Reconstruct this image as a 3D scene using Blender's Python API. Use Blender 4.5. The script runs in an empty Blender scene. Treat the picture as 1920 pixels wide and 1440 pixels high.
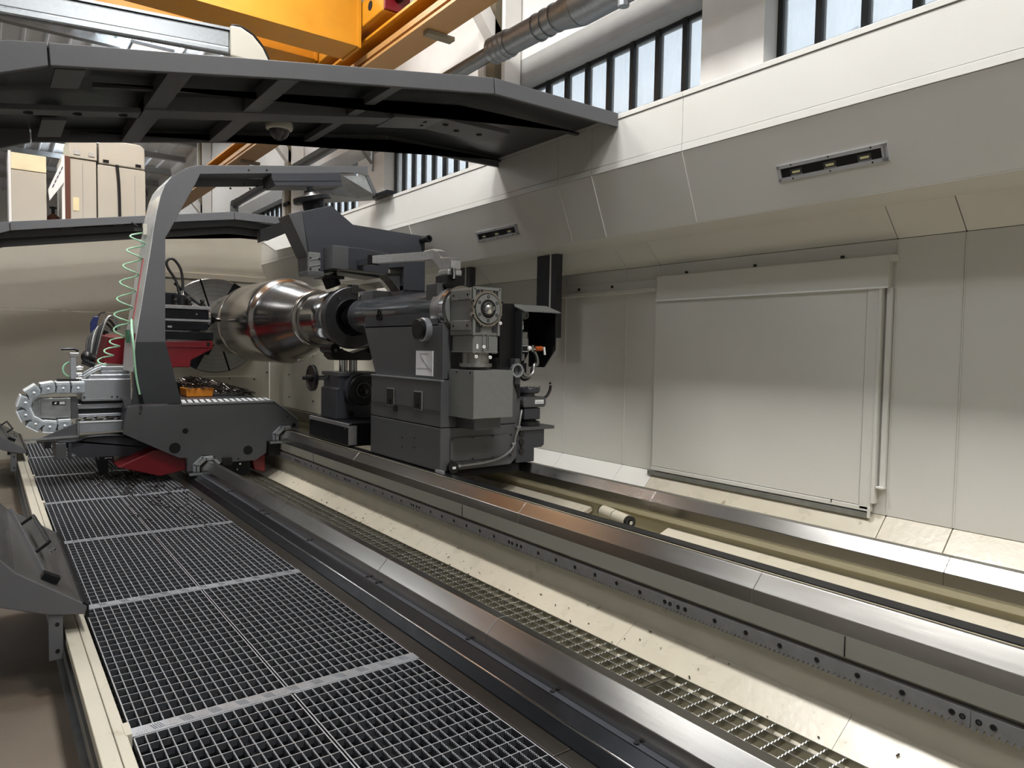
import bpy, bmesh, math, random
from mathutils import Vector, Matrix
random.seed(7)
PI = math.pi
sc = bpy.context.scene
COL = sc.collection

# ------------------------------------------------------------------ camera
F_PX, YAW, PITCH, ROLL = 1336.26, math.radians(36.5308), math.radians(-2.79126), math.radians(0.9526)
fw = Vector((math.sin(YAW)*math.cos(PITCH), math.cos(YAW)*math.cos(PITCH), math.sin(PITCH)))
rt = Vector((math.cos(YAW), -math.sin(YAW), 0)); up = rt.cross(fw)
RT = math.cos(ROLL)*rt + math.sin(ROLL)*up; UP = -math.sin(ROLL)*rt + math.cos(ROLL)*up
cam = bpy.data.cameras.new('camera'); co = bpy.data.objects.new('camera', cam); COL.objects.link(co)
cam.sensor_width = 36; cam.lens = F_PX/1920*36; cam.clip_start = .05; cam.clip_end = 200
m = Matrix((RT, UP, -fw)).transposed().to_4x4(); m.translation = (0, 0, 1.5); co.matrix_world = m
sc.camera = co

# ------------------------------------------------------------------ world, exposure
w = bpy.data.worlds.new('overcast_sky'); sc.world = w; w.use_nodes = True
bg = w.node_tree.nodes['Background']; bg.inputs[0].default_value = (.88, .94, 1, 1); bg.inputs[1].default_value = 1.5
sc.view_settings.view_transform = 'Standard'; sc.view_settings.look = 'None'
sc.view_settings.gamma = 1; sc.view_settings.use_curve_mapping = False
sc.view_settings.exposure = 0.0

# high bay luminaire positions (x, y), all hung at z 8.2; light made in their builder below
LAMP_W = 58
UP_W = 60
LAMPS = [(2.0, y) for y in (-3.5, .5, 4.5, 8.5, 12.5)] + [(-2.6, y) for y in (-2, 3, 8, 13)] + [(x, y) for x in (-5.5, 3.2) for y in (19, 25, 31)]  # the far rows are unseen lamps added to brighten the far hall

# ------------------------------------------------------------------ mesh builder
class MB:
    def __init__(s): s.v = []; s.f = []; s.sm = []
    def add(s, vs, fs, smooth=False):
        o = len(s.v); s.v += [tuple(p) for p in vs]
        for f in fs: s.f.append(tuple(i+o for i in f)); s.sm.append(smooth)
        return s
    def box(s, x0, x1, y0, y1, z0, z1):
        return s.add([(x0,y0,z0),(x1,y0,z0),(x1,y1,z0),(x0,y1,z0),(x0,y0,z1),(x1,y0,z1),(x1,y1,z1),(x0,y1,z1)],
                     [(0,3,2,1),(4,5,6,7),(0,1,5,4),(1,2,6,5),(2,3,7,6),(3,0,4,7)])
    def obox(s, c, ax, ay, az):            # oriented box: centre and three half vectors
        c, ax, ay, az = map(Vector, (c, ax, ay, az))
        P = [c+i*ax+j*ay+k*az for k in (-1,1) for i, j in ((-1,-1),(1,-1),(1,1),(-1,1))]
        return s.add(P, [(0,3,2,1),(4,5,6,7),(0,1,5,4),(1,2,6,5),(2,3,7,6),(3,0,4,7)])
    def prism(s, poly, a, b, ax='y'):
        k = {'y': lambda p, t: (p[0], t, p[1]), 'x': lambda p, t: (t, p[0], p[1]), 'z': lambda p, t: (p[0], p[1], t)}[ax]
        n = len(poly)
        return s.add([k(p, a) for p in poly]+[k(p, b) for p in poly],
                     [tuple(range(n)), tuple(range(2*n-1, n-1, -1))]+[(i, (i+1) % n, (i+1) % n+n, i+n) for i in range(n)])
    def strip(s, line, t, a, b, ax='y'):   # a bent sheet: 2D polyline given thickness t to its left, extruded a..b
        off = []
        for i, p in enumerate(line):
            q0 = Vector(line[max(i-1, 0)]); q1 = Vector(line[min(i+1, len(line)-1)]); d = (q1-q0).normalized()
            off.append((p[0]-d.y*t, p[1]+d.x*t))
        k = {'y': lambda p, u: (p[0], u, p[1]), 'x': lambda p, u: (u, p[0], p[1]), 'z': lambda p, u: (p[0], p[1], u)}[ax]
        for i in range(len(line)-1):
            q = [line[i], line[i+1], off[i+1], off[i]]
            s.add([k(p, a) for p in q]+[k(p, b) for p in q], [(0,1,2,3),(7,6,5,4),(0,4,5,1),(1,5,6,2),(2,6,7,3),(3,7,4,0)])
        return s
    def cyl(s, p0, p1, r, r1=None, n=20, cap=True):
        p0, p1 = Vector(p0), Vector(p1); r1 = r if r1 is None else r1
        d = (p1-p0).normalized(); a = d.orthogonal().normalized(); b = d.cross(a)
        A = [p0+r*(math.cos(t)*a+math.sin(t)*b) for t in [2*PI*i/n for i in range(n)]]
        B = [p1+r1*(math.cos(t)*a+math.sin(t)*b) for t in [2*PI*i/n for i in range(n)]]
        s.add(A+B, [(i, (i+1) % n, (i+1) % n+n, i+n) for i in range(n)], True)
        if cap: s.add(A+B, [tuple(range(n-1, -1, -1)), tuple(range(n, 2*n))])
        return s
    def lathe(s, prof, c, ax=(0,1,0), n=48, close=False):
        c, d = Vector(c), Vector(ax).normalized(); a = d.orthogonal().normalized(); b = d.cross(a)
        V = []
        for t, r in prof: V += [c+d*t+r*(math.cos(u)*a+math.sin(u)*b) for u in [2*PI*i/n for i in range(n)]]
        Fs = []; m = len(prof)
        for k in range(m if close else m-1):
            k2 = (k+1) % m
            Fs += [(k*n+i, k*n+(i+1) % n, k2*n+(i+1) % n, k2*n+i) for i in range(n)]
        s.add(V, Fs, True)
        if not close:
            if prof[0][1] > 1e-4: s.add(V[:n], [tuple(range(n-1, -1, -1))])
            if prof[-1][1] > 1e-4: s.add(V[-n:], [tuple(range(n))])
        return s
    def ring(s, c, ax, r0, r1, t0, t1, n=40):
        return s.lathe([(t0, r0), (t0, r1), (t1, r1), (t1, r0)], c, ax, n, True)
    def tube(s, pts, r, n=8, smooth=True):
        pts = [Vector(p) for p in pts]; V = []; prev = None
        if smooth and 3 < len(pts) < 20:        # Catmull-Rom through the given points
            q = [2*pts[0]-pts[1]]+pts+[2*pts[-1]-pts[-2]]; out = []
            for i in range(1, len(q)-2):
                for k in range(4):
                    t = k/4; a, b, c, d = q[i-1:i+3]
                    out.append(.5*(2*b+(c-a)*t+(2*a-5*b+4*c-d)*t*t+(3*b-a-3*c+d)*t**3))
            pts = out+[pts[-1]]
        for i, p in enumerate(pts):
            d = (pts[min(i+1, len(pts)-1)]-pts[max(i-1, 0)]).normalized()
            a = d.orthogonal().normalized() if prev is None else (prev-d*prev.dot(d)).normalized()
            prev = a; b = d.cross(a)
            V += [p+r*(math.cos(t)*a+math.sin(t)*b) for t in [2*PI*k/n for k in range(n)]]
        m = len(pts)
        s.add(V, [(k*n+i, k*n+(i+1) % n, (k+1)*n+(i+1) % n, (k+1)*n+i) for k in range(m-1) for i in range(n)], True)
        return s.add(V[:n]+V[-n:], [tuple(range(n-1, -1, -1)), tuple(range(n, 2*n))])
    def sphere(s, c, r, n=20, m=12, z0=-1, z1=1, sq=1):
        c = Vector(c); V = []; 
        for j in range(m+1):
            t = math.asin(z0)+(math.asin(z1)-math.asin(z0))*j/m
            V += [c+Vector((r*math.cos(t)*math.cos(2*PI*i/n), r*math.cos(t)*math.sin(2*PI*i/n), r*sq*math.sin(t))) for i in range(n)]
        return s.add(V, [(j*n+i, j*n+(i+1) % n, (j+1)*n+(i+1) % n, (j+1)*n+i) for j in range(m) for i in range(n)], True)
    def mesh(s, name, org=(0,0,0), fix=True):
        me = bpy.data.meshes.new(name); o = Vector(org)
        me.from_pydata([(p[0]-o.x, p[1]-o.y, p[2]-o.z) for p in s.v], [], s.f)
        me.polygons.foreach_set('use_smooth', s.sm)
        if fix:
            bm = bmesh.new(); bm.from_mesh(me); bmesh.ops.remove_doubles(bm, verts=bm.verts, dist=1e-6)
            bmesh.ops.recalc_face_normals(bm, faces=bm.faces); bm.to_mesh(me); bm.free()
        if any(s.sm): me.set_sharp_from_angle(angle=math.radians(38))
        me.update(); return me

def tag(o, label=None, cat=None, group=None, kind=None):
    if label: o['label'] = label
    if cat: o['category'] = cat
    if group: o['group'] = group
    if kind: o['kind'] = kind
    return o
def thing(name, loc, label, cat, group=None, kind=None):
    o = bpy.data.objects.new(name, None); COL.objects.link(o); o.location = loc; o.empty_display_size = .1
    o['org'] = tuple(loc)
    return tag(o, label, cat, group, kind)
def P(name, mb, mat, parent=None, bev=0, fix=True, seg=2, kind=None, label=None):
    org = tuple(parent['org']) if parent is not None else (0,0,0)
    me = mb.mesh(name, org, fix); me.materials.append(mat)
    o = bpy.data.objects.new(name, me); COL.objects.link(o)
    if parent is not None: o.parent = parent
    o['org'] = org
    if bev:
        b = o.modifiers.new('bevel', 'BEVEL'); b.width = bev; b.segments = seg; b.limit_method = 'ANGLE'; b.angle_limit = math.radians(40)
    if kind: o['kind'] = kind
    if label: o['label'] = label
    return o
def T(name, mb, mat, label, cat, group=None, bev=0, kind=None, fix=True):   # a thing that is one mesh, origin at its base
    xs = [p[0] for p in mb.v]; ys = [p[1] for p in mb.v]; zs = [p[2] for p in mb.v]
    org = ((min(xs)+max(xs))/2, (min(ys)+max(ys))/2, min(zs))
    me = mb.mesh(name, org, fix); me.materials.append(mat)
    o = bpy.data.objects.new(name, me); COL.objects.link(o); o.location = org; o['org'] = org
    if bev:
        b = o.modifiers.new('bevel', 'BEVEL'); b.width = bev; b.segments = 2; b.limit_method = 'ANGLE'; b.angle_limit = math.radians(40)
    return tag(o, label, cat, group, kind)
def part_like(o, parent, dloc=(0,0,0)):     # another part sharing the mesh data of part o
    c = o.copy(); COL.objects.link(c); c.parent = parent; c.location = o.location+Vector(dloc); return c
def S(name, mb, mat, **k):
    return tag(P(name, mb, mat, **k), kind='structure')

# ------------------------------------------------------------------ materials
def lin(c): return tuple((x/12.92 if x <= .04045 else ((x+.055)/1.055)**2.4) for x in [v/255 for v in c])+(1,)
def mat(name, col, rough=.5, metal=0, mott=.06, scale=6, stretch=(1,1,1), rvar=.08, bump=0, bscale=60, coat=0, spots=None, detail=5):
    m = bpy.data.materials.new(name); m.use_nodes = True; N = m.node_tree.nodes; L = m.node_tree.links
    b = N['Principled BSDF']; c = lin(col)
    tc = N.new('ShaderNodeTexCoord'); mp = N.new('ShaderNodeMapping'); mp.inputs['Scale'].default_value = stretch
    L.new(tc.outputs['Object'], mp.inputs[0])
    nz = N.new('ShaderNodeTexNoise'); nz.inputs['Scale'].default_value = scale; nz.inputs['Detail'].default_value = detail
    L.new(mp.outputs[0], nz.inputs[0])
    mx = N.new('ShaderNodeMix'); mx.data_type = 'RGBA'
    mx.inputs[6].default_value = tuple(max(0, x*(1-mott*2)) for x in c[:3])+(1,); mx.inputs[7].default_value = tuple(min(1, x*(1+mott*2)) for x in c[:3])+(1,)
    L.new(nz.outputs[0], mx.inputs[0]); out = mx.outputs[2]
    if spots:                                  # stains with a shape of their own
        n2 = N.new('ShaderNodeTexNoise'); n2.inputs['Scale'].default_value = spots[1]; n2.inputs['Detail'].default_value = 6
        rp = N.new('ShaderNodeValToRGB'); rp.color_ramp.elements[0].position = spots[2]; rp.color_ramp.elements[1].position = spots[3]
        L.new(mp.outputs[0], n2.inputs[0]); L.new(n2.outputs[0], rp.inputs[0])
        m2 = N.new('ShaderNodeMix'); m2.data_type = 'RGBA'; m2.inputs[7].default_value = lin(spots[0])
        L.new(rp.outputs[0], m2.inputs[0]); L.new(out, m2.inputs[6]); out = m2.outputs[2]
    L.new(out, b.inputs['Base Color'])
    mr = N.new('ShaderNodeMapRange'); mr.inputs['To Min'].default_value = max(.02, rough-rvar); mr.inputs['To Max'].default_value = min(1, rough+rvar)
    L.new(nz.outputs[0], mr.inputs[0]); L.new(mr.outputs[0], b.inputs['Roughness'])
    b.inputs['Metallic'].default_value = metal; b.inputs['Coat Weight'].default_value = coat
    if bump:
        n3 = N.new('ShaderNodeTexNoise'); n3.inputs['Scale'].default_value = bscale; n3.inputs['Detail'].default_value = 4
        L.new(mp.outputs[0], n3.inputs[0]); bp = N.new('ShaderNodeBump'); bp.inputs['Strength'].default_value = bump; bp.inputs['Distance'].default_value = .01
        L.new(n3.outputs[0], bp.inputs['Height']); L.new(bp.outputs[0], b.inputs['Normal'])
    return m
def emit(name, col, e):
    m = mat(name, col, .4); b = m.node_tree.nodes['Principled BSDF']; b.inputs['Emission Color'].default_value = lin(col); b.inputs['Emission Strength'].default_value = e; return m

CREAM = mat('cream_enamel', (214,213,208), .36, 0, .015, 3, rvar=.06, bump=.04, bscale=140)
BEDCREAM = mat('cream_bed_paint', (188,183,168), .42, 0, .05, 5, rvar=.1, bump=.06, bscale=40, spots=((150,135,105), 9, .63, .80))
SLOPE = mat('oily_cream_chute', (184,177,160), .30, 0, .05, 7, rvar=.12, bump=.12, bscale=26, spots=((120,108,84), 14, .66, .80))
TRENCH = mat('yellowed_trench_paint', (184,176,148), .42, 0, .05, 6, bump=.05)
BACKW = mat('beige_splash_panel', (196,192,178), .42, 0, .03, 3, rvar=.08, bump=.12, bscale=22)
DRING = mat('dark_ring_steel', (84,84,86), .36, .85, .12, 12)
DARK = mat('charcoal_grey_paint', (78,79,81), .42, 0, .03, 8, rvar=.06, bump=.05, bscale=160)
DARK2 = mat('dark_slate_paint', (54,56,62), .42, 0, .03, 8, rvar=.06, bump=.04, bscale=160)
GUARD = mat('anthracite_powder_coat', (88,89,92), .46, 0, .03, 9, rvar=.05, bump=.05, bscale=200)
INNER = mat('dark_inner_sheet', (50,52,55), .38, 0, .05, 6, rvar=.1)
BLACK = mat('black_plastic', (16,16,18), .35, 0, .05, 20)
HOLE = mat('dark_hole_void', (5,5,6), .9, 0, .02, 20)
BLOX = mat('black_oxide_steel', (34,36,40), .34, .7, .1, 12, rvar=.1)
STEEL = mat('ground_way_steel', (176,174,170), .25, 1, .10, 5, (1,.12,1), .1, .02, 40, spots=((132,126,118), 4, .60, .85))
STEELD = mat('dark_way_side_steel', (104,100,95), .34, 1, .12, 7, (1,.15,1), .1, spots=((70,64,58), 6, .55, .8))
BEDGREY = mat('grey_green_bed_paint', (150,150,140), .45, 0, .04, 6, (1,.2,1))
RACKM = mat('hardened_rack_steel', (150,150,151), .42, .55, .1, 18, rvar=.1)
TURN = mat('turned_roll_steel', (188,185,181), .2, 1, .16, 9, (.02,9,.02), .12, .012, 50)
CHUCKM = mat('chuck_steel', (150,150,148), .36, 1, .12, 6, rvar=.08)
POL = mat('polished_steel', (200,200,200), .14, 1, .05, 9)
GALV = mat('galvanised_steel', (136,140,143), .46, 1, .16, 26, rvar=.14, bump=.03, bscale=60)
GALVL = mat('pale_galvanised_tube', (190,192,192), .42, .5, .16, 30, rvar=.14)
BEZEL = mat('light_grey_bezel_paint', (182,184,188), .4, .1, .03, 20)
BARREL = mat('glossy_dark_barrel_paint', (66,69,74), .2, .2, .04, 8, rvar=.05, coat=.6)
GALVB = mat('galvanised_zinc_bar', (166,170,172), .44, .85, .14, 16, rvar=.12)
WORN = mat('worn_bare_top_edges', (192,195,199), .4, .6, .06, 40, rvar=.1)
GRATE = mat('galvanised_grate_steel', (112,115,120), .4, .75, .10, 30, rvar=.12)
GRATE2 = mat('oiled_grate_steel', (150,148,136), .36, .9, .14, 24, rvar=.14)
TRAY = mat('oily_sump_tray', (46,48,50), .28, .5, .22, 9, rvar=.15, bump=.1, bscale=30)
ALU = mat('cast_aluminium_paint', (120,122,120), .46, .2, .06, 22, rvar=.08, bump=.05, bscale=120)
ALUB = mat('bare_cast_aluminium', (146,146,142), .42, .8, .12, 25, rvar=.12, bump=.06, bscale=90)
ANOD = mat('anodised_aluminium', (186,190,196), .34, .75, .05, 20)
CHAINM = mat('light_grey_chain_plastic', (160,168,174), .42, 0, .05, 20)
CHAINW = mat('white_chain_lid', (226,232,236), .35, 0, .03, 20)
RED = mat('crimson_machine_paint', (108,9,22), .38, 0, .04, 8, coat=.2)
YELLOW = mat('crane_yellow_paint', (190,128,18), .5, 0, .07, 5, rvar=.1)
TAN = mat('worn_tan_flange_paint', (170,128,78), .5, 0, .06, 8)
CONC = mat('stained_concrete', (108,98,86), .62, 0, .14, 2.2, rvar=.14, bump=.15, bscale=20, spots=((86,70,54), 1.6, .52, .78))
PLASTER = mat('white_wall_plaster', (226,224,220), .75, 0, .03, 4, bump=.06, bscale=30)
LINTEL = mat('grey_concrete_lintel', (160,160,158), .8, 0, .05, 4, bump=.1, bscale=40)
ROOFM = mat('white_roof_sheet', (226,231,236), .5, 0, .02, 4)
WOODC = mat('weathered_column', (128,118,98), .75, 0, .14, 8, (1,1,.2), bump=.1)
MACH = mat('off_white_machine_panel', (188,184,172), .42, 0, .02, 4)
WFRAME = mat('black_window_frame', (20,24,26), .5, 0, .05, 12)
PAPER = mat('white_paper', (228,230,232), .7, 0, .01, 10)
INK = mat('grey_ink', (140,144,150), .7, 0, .01, 10)
WHITE = mat('white_print', (238,240,240), .5, 0, .01, 10)
CABLE = mat('black_rubber_hose', (22,22,24), .5, 0, .05, 30)
BRAID = mat('braided_steel_hose', (150,152,150), .38, .9, .2, 120, rvar=.1)
GREENH = mat('green_spiral_hose', (150,196,164), .3, 0, .06, 20)
ORANGE = mat('orange_plastic', (196,96,46), .42, 0, .06, 20)
AMBER = mat('orange_bin_paint', (196,120,28), .45, 0, .06, 20)
BLUE = mat('navy_blue_grip', (24,34,84), .4, 0, .05, 20)
BROWN = mat('rust_brown_paint', (92,46,28), .5, 0, .08, 20)
SWARF = mat('curled_steel_swarf', (150,142,138), .25, 1, .3, 30, rvar=.15)
SWARFD = mat('dark_oily_swarf', (58,52,48), .3, .9, .3, 30, rvar=.15)
WOODP = mat('brushed_dark_laminate', (96,96,94), .34, .3, .16, 5, (5,.5,5), .12)
LED = mat('led_yellow_chip', (226,220,170), .35, 0, .02, 20)
CLEAR = None
def clear_mat(name, tint, rough, alpha):
    m = bpy.data.materials.new(name); m.use_nodes = True; N = m.node_tree.nodes; L = m.node_tree.links; N.clear()
    o = N.new('ShaderNodeOutputMaterial'); t = N.new('ShaderNodeBsdfTransparent'); t.inputs[0].default_value = tint
    p = N.new('ShaderNodeBsdfPrincipled'); p.inputs['Base Color'].default_value = tint; p.inputs['Roughness'].default_value = rough
    nz = N.new('ShaderNodeTexNoise'); nz.inputs['Scale'].default_value = 2.2; mr = N.new('ShaderNodeMapRange')
    mr.inputs['To Min'].default_value = max(0, alpha-.12); mr.inputs['To Max'].default_value = min(1, alpha+.12)
    mx = N.new('ShaderNodeMixShader'); L.new(nz.outputs[0], mr.inputs[0]); L.new(mr.outputs[0], mx.inputs[0])
    L.new(t.outputs[0], mx.inputs[1]); L.new(p.outputs[0], mx.inputs[2]); L.new(mx.outputs[0], o.inputs[0]); return m
PANE = clear_mat('dusty_window_glass', (.93,.97,1,1), .2, .30)
CLEAR = clear_mat('scratched_clear_sheet', (.95,.97,.98,1), .25, .55)
SMOKE = clear_mat('smoked_dome_plastic', (.10,.10,.11,1), .06, .7)

# ================================================================== THE HALL
S('floor', MB().box(-9, 6.7, -9, 42, -.4, -.3), CONC)
WX = 6.3                                    # inner face of the window wall
ceil = S('ceiling', MB().box(-9, 6.7, -9, 42, 8.7, 8.8), ROOFM)
rib = P('roof_rib', MB().prism([(-.05,8.7),(.05,8.7),(.02,8.64),(-.02,8.64)], -9, 42), ROOFM, ceil)
for i in range(33):
    r = rib if i == 0 else part_like(rib, ceil); r.location.x = -8.6+.45*i
pur = P('purlin', MB().box(-9, 6.3, -.04, .04, 8.46, 8.64).box(-9, 6.3, -.1, .1, 8.44, 8.47), GALVB, ceil)
for i in range(12):
    r = pur if i == 0 else part_like(pur, ceil); r.location.y = 9+2.6*i
S('wall_left', MB().box(-9.2, -9, -9, 42, -.4, 8.8), LINTEL)
S('wall_near', MB().box(-9, 6.7, -9.2, -9, -.4, 8.8), LINTEL)
S('wall_far', MB().box(-9, 6.7, 42, 42.2, -.4, 8.8), PLASTER)

WIN = [(-3.6,-.35), (.75,4.38), (5.16,8.48), (9.78,12.8), (14.0,17.1), (18.3,21.4), (22.6,25.7), (26.9,30)]
SILL, HEAD = 3.55, 5.33
wr = S('wall_right', MB().box(WX, WX+.4, -9, 42, -.4, SILL), PLASTER)
P('lintel_beam', MB().box(WX, WX+.4, -9, 42, HEAD, HEAD+.34), LINTEL, wr)
P('upper_wall', MB().box(WX, WX+.4, -9, 42, HEAD+.34, 8.8), PLASTER, wr)
ends = [-9]+[v for ab in WIN for v in ab]+[42]
for i in range(0, len(ends), 2): P('pilaster', MB().box(WX, WX+.4, ends[i], ends[i+1], SILL, HEAD), PLASTER, wr)
for k, (a, b) in enumerate(WIN):
    wn = thing('window_%d' % (k+1), (WX+.25, (a+b)/2, SILL), None, None, kind='structure')
    P('window_frame', MB().box(WX+.22, WX+.29, a, b, HEAD-.05, HEAD).box(WX+.22, WX+.29, a, b, SILL, SILL+.05).box(WX+.22, WX+.29, a, a+.06, SILL, HEAD).box(WX+.22, WX+.29, b-.06, b, SILL, HEAD), WFRAME, wn)
    n = 8
    for i in range(1, n):
        y = a+(b-a)*i/n; P('mullion', MB().box(WX+.21, WX+.29, y-.035, y+.035, SILL, HEAD), WFRAME, wn)
    for i in range(n):
        y0 = a+(b-a)*i/n; y1 = a+(b-a)*(i+1)/n; P('pane', MB().box(WX+.25, WX+.258, y0+.02, y1-.02, SILL+.02, HEAD-.02), PANE, wn)

# what shows through the panes: a glazed lean-to next door
nb = thing('neighbouring_shed', (10, 8, -.4), 'pale shed with a glazed roof seen through the dusty window panes', 'building')
P('shed_wall', MB().box(9.4, 9.6, -10, 42, -.4, 5.1), PLASTER, nb)
P('shed_roof', MB().add([(9.3,-10,5.1),(9.3,42,5.1),(13,42,7.4),(13,-10,7.4),(9.3,-10,5.2),(9.3,42,5.2),(13,42,7.5),(13,-10,7.5)], [(0,3,2,1),(4,5,6,7),(0,1,5,4),(1,2,6,5),(2,3,7,6),(3,0,4,7)]), LINTEL, nb)
for i in range(26):
    y = -9+2*i; P('glazing_bar', MB().obox((11.1,y,6.32), (1.75,0,1.09), (0,.05,0), (-.03,0,.05)), WHITE, nb)

# columns along the wall
for i, y in enumerate((8.72, 17.4, 26.1)):
    c = thing('wall_column', (WX-.16, y, -.3), ['weathered wall column with white brace, nearest to the big pipe', 'weathered wall column seen below the near sliding guard', 'weathered wall column farthest down the hall'][i], 'column', 'columns along the window wall')
    P('shaft', MB().box(WX-.32, WX-.001, y-.1, y+.12, -.3, 8.64), WOODC, c)
    P('pale_flange', MB().box(WX-.34, WX-.02, y+.14, y+.3, -.3, 8.64), PLASTER, c)
    P('pale_flange', MB().box(WX-.30, WX-.02, y-.32, y-.24, -.3, 8.64), PLASTER, c)
    P('brace', MB().prism([(5.58,6.415),(5.81,6.482),(6.10,6.10),(6.10,5.92),(5.98,5.94)], y-.1, y+.1), PLASTER, c); P('brace_arm', MB().prism([(5.22,6.52),(5.58,6.415),(5.81,6.482),(5.5,6.75),(5.22,6.75)], y-.1, y+.1), PLASTER, c); P('beam_seat', MB().box(4.9, 5.32, y-.07, y+.07, 5.76, 5.815), WOODC, c)
    P('clip', MB().box(WX-.36, WX-.30, y-.16, y+.16, 4.9, 4.98), BLOX, c)
# crane runway, crane
rb = thing('crane_runway_beam', (4.98, 12, 5.82), 'yellow crane runway beam running along the window wall', 'beam')
P('bottom_flange', MB().box(4.78, 5.2, -9, 42, 5.82, 5.86), TAN, rb)
P('web', MB().box(4.965, 5.0, -9, 42, 5.86, 6.17), YELLOW, rb)
P('top_flange', MB().box(4.76, 5.2, -9, 42, 6.17, 6.21), YELLOW, rb)
P('crane_rail', MB().box(4.95, 5.01, -9, 42, 6.21, 6.26), BLOX, rb)
P('conductor_bar', MB().box(4.80, 4.86, -9, 42, 5.92, 6.0), TAN, rb)
cr = thing('overhead_crane', (0, 11, 6.0), 'yellow double girder overhead crane under the roof', 'crane')
for y0, z0 in ((10.35, 6.07), (12.1, 6.42)):
    P('girder', MB().box(-8.9, 4.62, y0, y0+.5, z0, z0+.9), YELLOW, cr)
    P('girder_flange', MB().box(-8.9, 4.62, y0-.06, y0+.56, z0-.03, z0), YELLOW, cr)
    P('end_plate', MB().box(4.62, 4.66, y0-.08, y0+.58, z0-.05, z0+.95), YELLOW, cr)
ec = P('end_carriage', MB().box(4.68, 5.12, 9.6, 13.2, 6.34, 6.72), YELLOW, cr, .02)
P('buffer', MB().cyl((4.9,9.38,6.58), (4.9,9.56,6.58), .09), BLACK, ec); P('buffer_plate', MB().box(4.70, 5.10, 9.55, 9.60, 6.36, 6.74), RED, ec)
P('access_hole', MB().cyl((4.675,10.0,6.55), (4.682,10.0,6.55), .07), HOLE, ec)
P('wheel', MB().cyl((4.94,10.2,6.355), (5.02,10.2,6.355), .095), BLOX, ec); P('wheel', MB().cyl((4.94,12.8,6.355), (5.02,12.8,6.355), .095), BLOX, ec)
P('catwalk', MB().box(3.6, 4.7, 13.3, 14.2, 6.95, 7.0).tube([(4.6,13.3,7),(4.6,13.3,7.9)], .03), GALVB, cr)
# galvanised duct top left with cast end cap
dk = thing('galvanised_cable_duct', (1.4, 9.0, 4.8), 'sloping galvanised sheet metal duct with a rounded white end cap', 'duct')
def duz(x): return 4.77+(x-.18)*.073
ux = lambda x0, x1, y0, y1, h0, h1: MB().add([(x0,y0,duz(x0)+h0),(x1,y0,duz(x1)+h0),(x1,y1,duz(x1)+h0),(x0,y1,duz(x0)+h0),(x0,y0,duz(x0)+h1),(x1,y0,duz(x1)+h1),(x1,y1,duz(x1)+h1),(x0,y1,duz(x0)+h1)], [(0,3,2,1),(4,5,6,7),(0,1,5,4),(1,2,6,5),(2,3,7,6),(3,0,4,7)])
P('duct_side', ux(-1.5, 2.40, 9.0, 9.04, .10, .29), GALV, dk, .01)
P('lower_lip', ux(-1.5, 2.40, 8.95, 9.04, 0, .09), GALV, dk, .025)
P('top_cover', ux(-1.5, 2.40, 8.97, 9.07, .29, .32), GALV, dk)
zc = duz(2.4)
P('end_cap', MB().prism([(2.40,zc+.34),(2.52,zc+.35),(2.66,zc+.29),(2.78,zc+.17),(2.86,zc+.02),(2.86,zc-.02),(2.40,zc-.02)], 8.94, 9.07), MACH, dk, .02)
P('edge_seal', MB().tube([(2.42,9.0,zc+.36),(2.53,9.0,zc+.37),(2.68,9.0,zc+.31),(2.80,9.0,zc+.19),(2.885,9.0,zc+.03)], .018), BLACK, dk)
for x in (-1.2, .3): P('hanger_rod', MB().cyl((x,9.02,duz(x)+.3), (x,9.02,8.7), .01, n=8), GALVB, dk)

# ventilation pipe along the wall
vp = thing('ventilation_pipe', (5.6, 8, 5.2), 'galvanised ventilation pipe stepping down in diameter along the wall', 'pipe')
vz = 5.47
P('wide_pipe', MB().cyl((5.6,-9,vz), (5.6,6.35,vz), .215, n=32), GALV, vp)
for y in (2.2, 4.6, 5.3): P('seam_ring', MB().ring((5.6,y,vz), (0,1,0), .214, .223, -.02, .02), GALV, vp)
P('reducer', MB().cyl((5.6,6.35,vz), (5.6,6.75,vz+.02), .215, .155, n=32), GALV, vp)
P('middle_pipe', MB().cyl((5.6,6.75,vz+.02), (5.6,7.75,vz+.04), .155, n=28), GALV, vp)
for y in (6.78, 6.95, 7.12): P('clamp_ring', MB().ring((5.6,y,vz+.025), (0,1,0), .15, .168, -.015, .015), GALV, vp)
sl = MB()
for i in range(7): sl.lathe([(i*.055,.165+.012*(i % 2)),(i*.055+.055,.165+.012*((i+1) % 2))], (5.6,7.7,vz+.04), (0,1,.02), 26)
P('foil_sleeve', sl, GALV, vp)
P('narrow_pipe', MB().cyl((5.6,8.0,vz+.05), (5.6,20.3,vz-.1), .10, n=24), GALV, vp)
for y in (9.6, 13.2, 16.8): P('joint_collar', MB().cyl((5.6,y-.05,vz+.03-(y-9)*.012), (5.6,y+.05,vz+.03-(y-9)*.012), .113, n=24), GALV, vp)
P('down_pipe', MB().tube([(5.6,20.2,vz-.1),(5.6,20.45,vz-.13),(5.6,20.55,vz-.3),(5.6,20.55,3.2)], .11, 16), GALV, vp)
P('bracket', MB().box(5.55, 6.3, 20.3, 20.35, 4.55, 4.6).box(5.55, 5.6, 20.3, 20.35, 4.0, 4.6).obox((5.9,20.32,4.3), (.35,0,-.28), (0,.02,0), (.02,0,.02)), BLOX, vp)
P('drain_stub', MB().cyl((5.45,5.5,vz-.33), (5.45,5.5,vz-.12), .045, n=14).cyl((5.45,5.5,vz-.36), (5.45,5.5,vz-.27), .06, n=8), GALV, vp)
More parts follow.
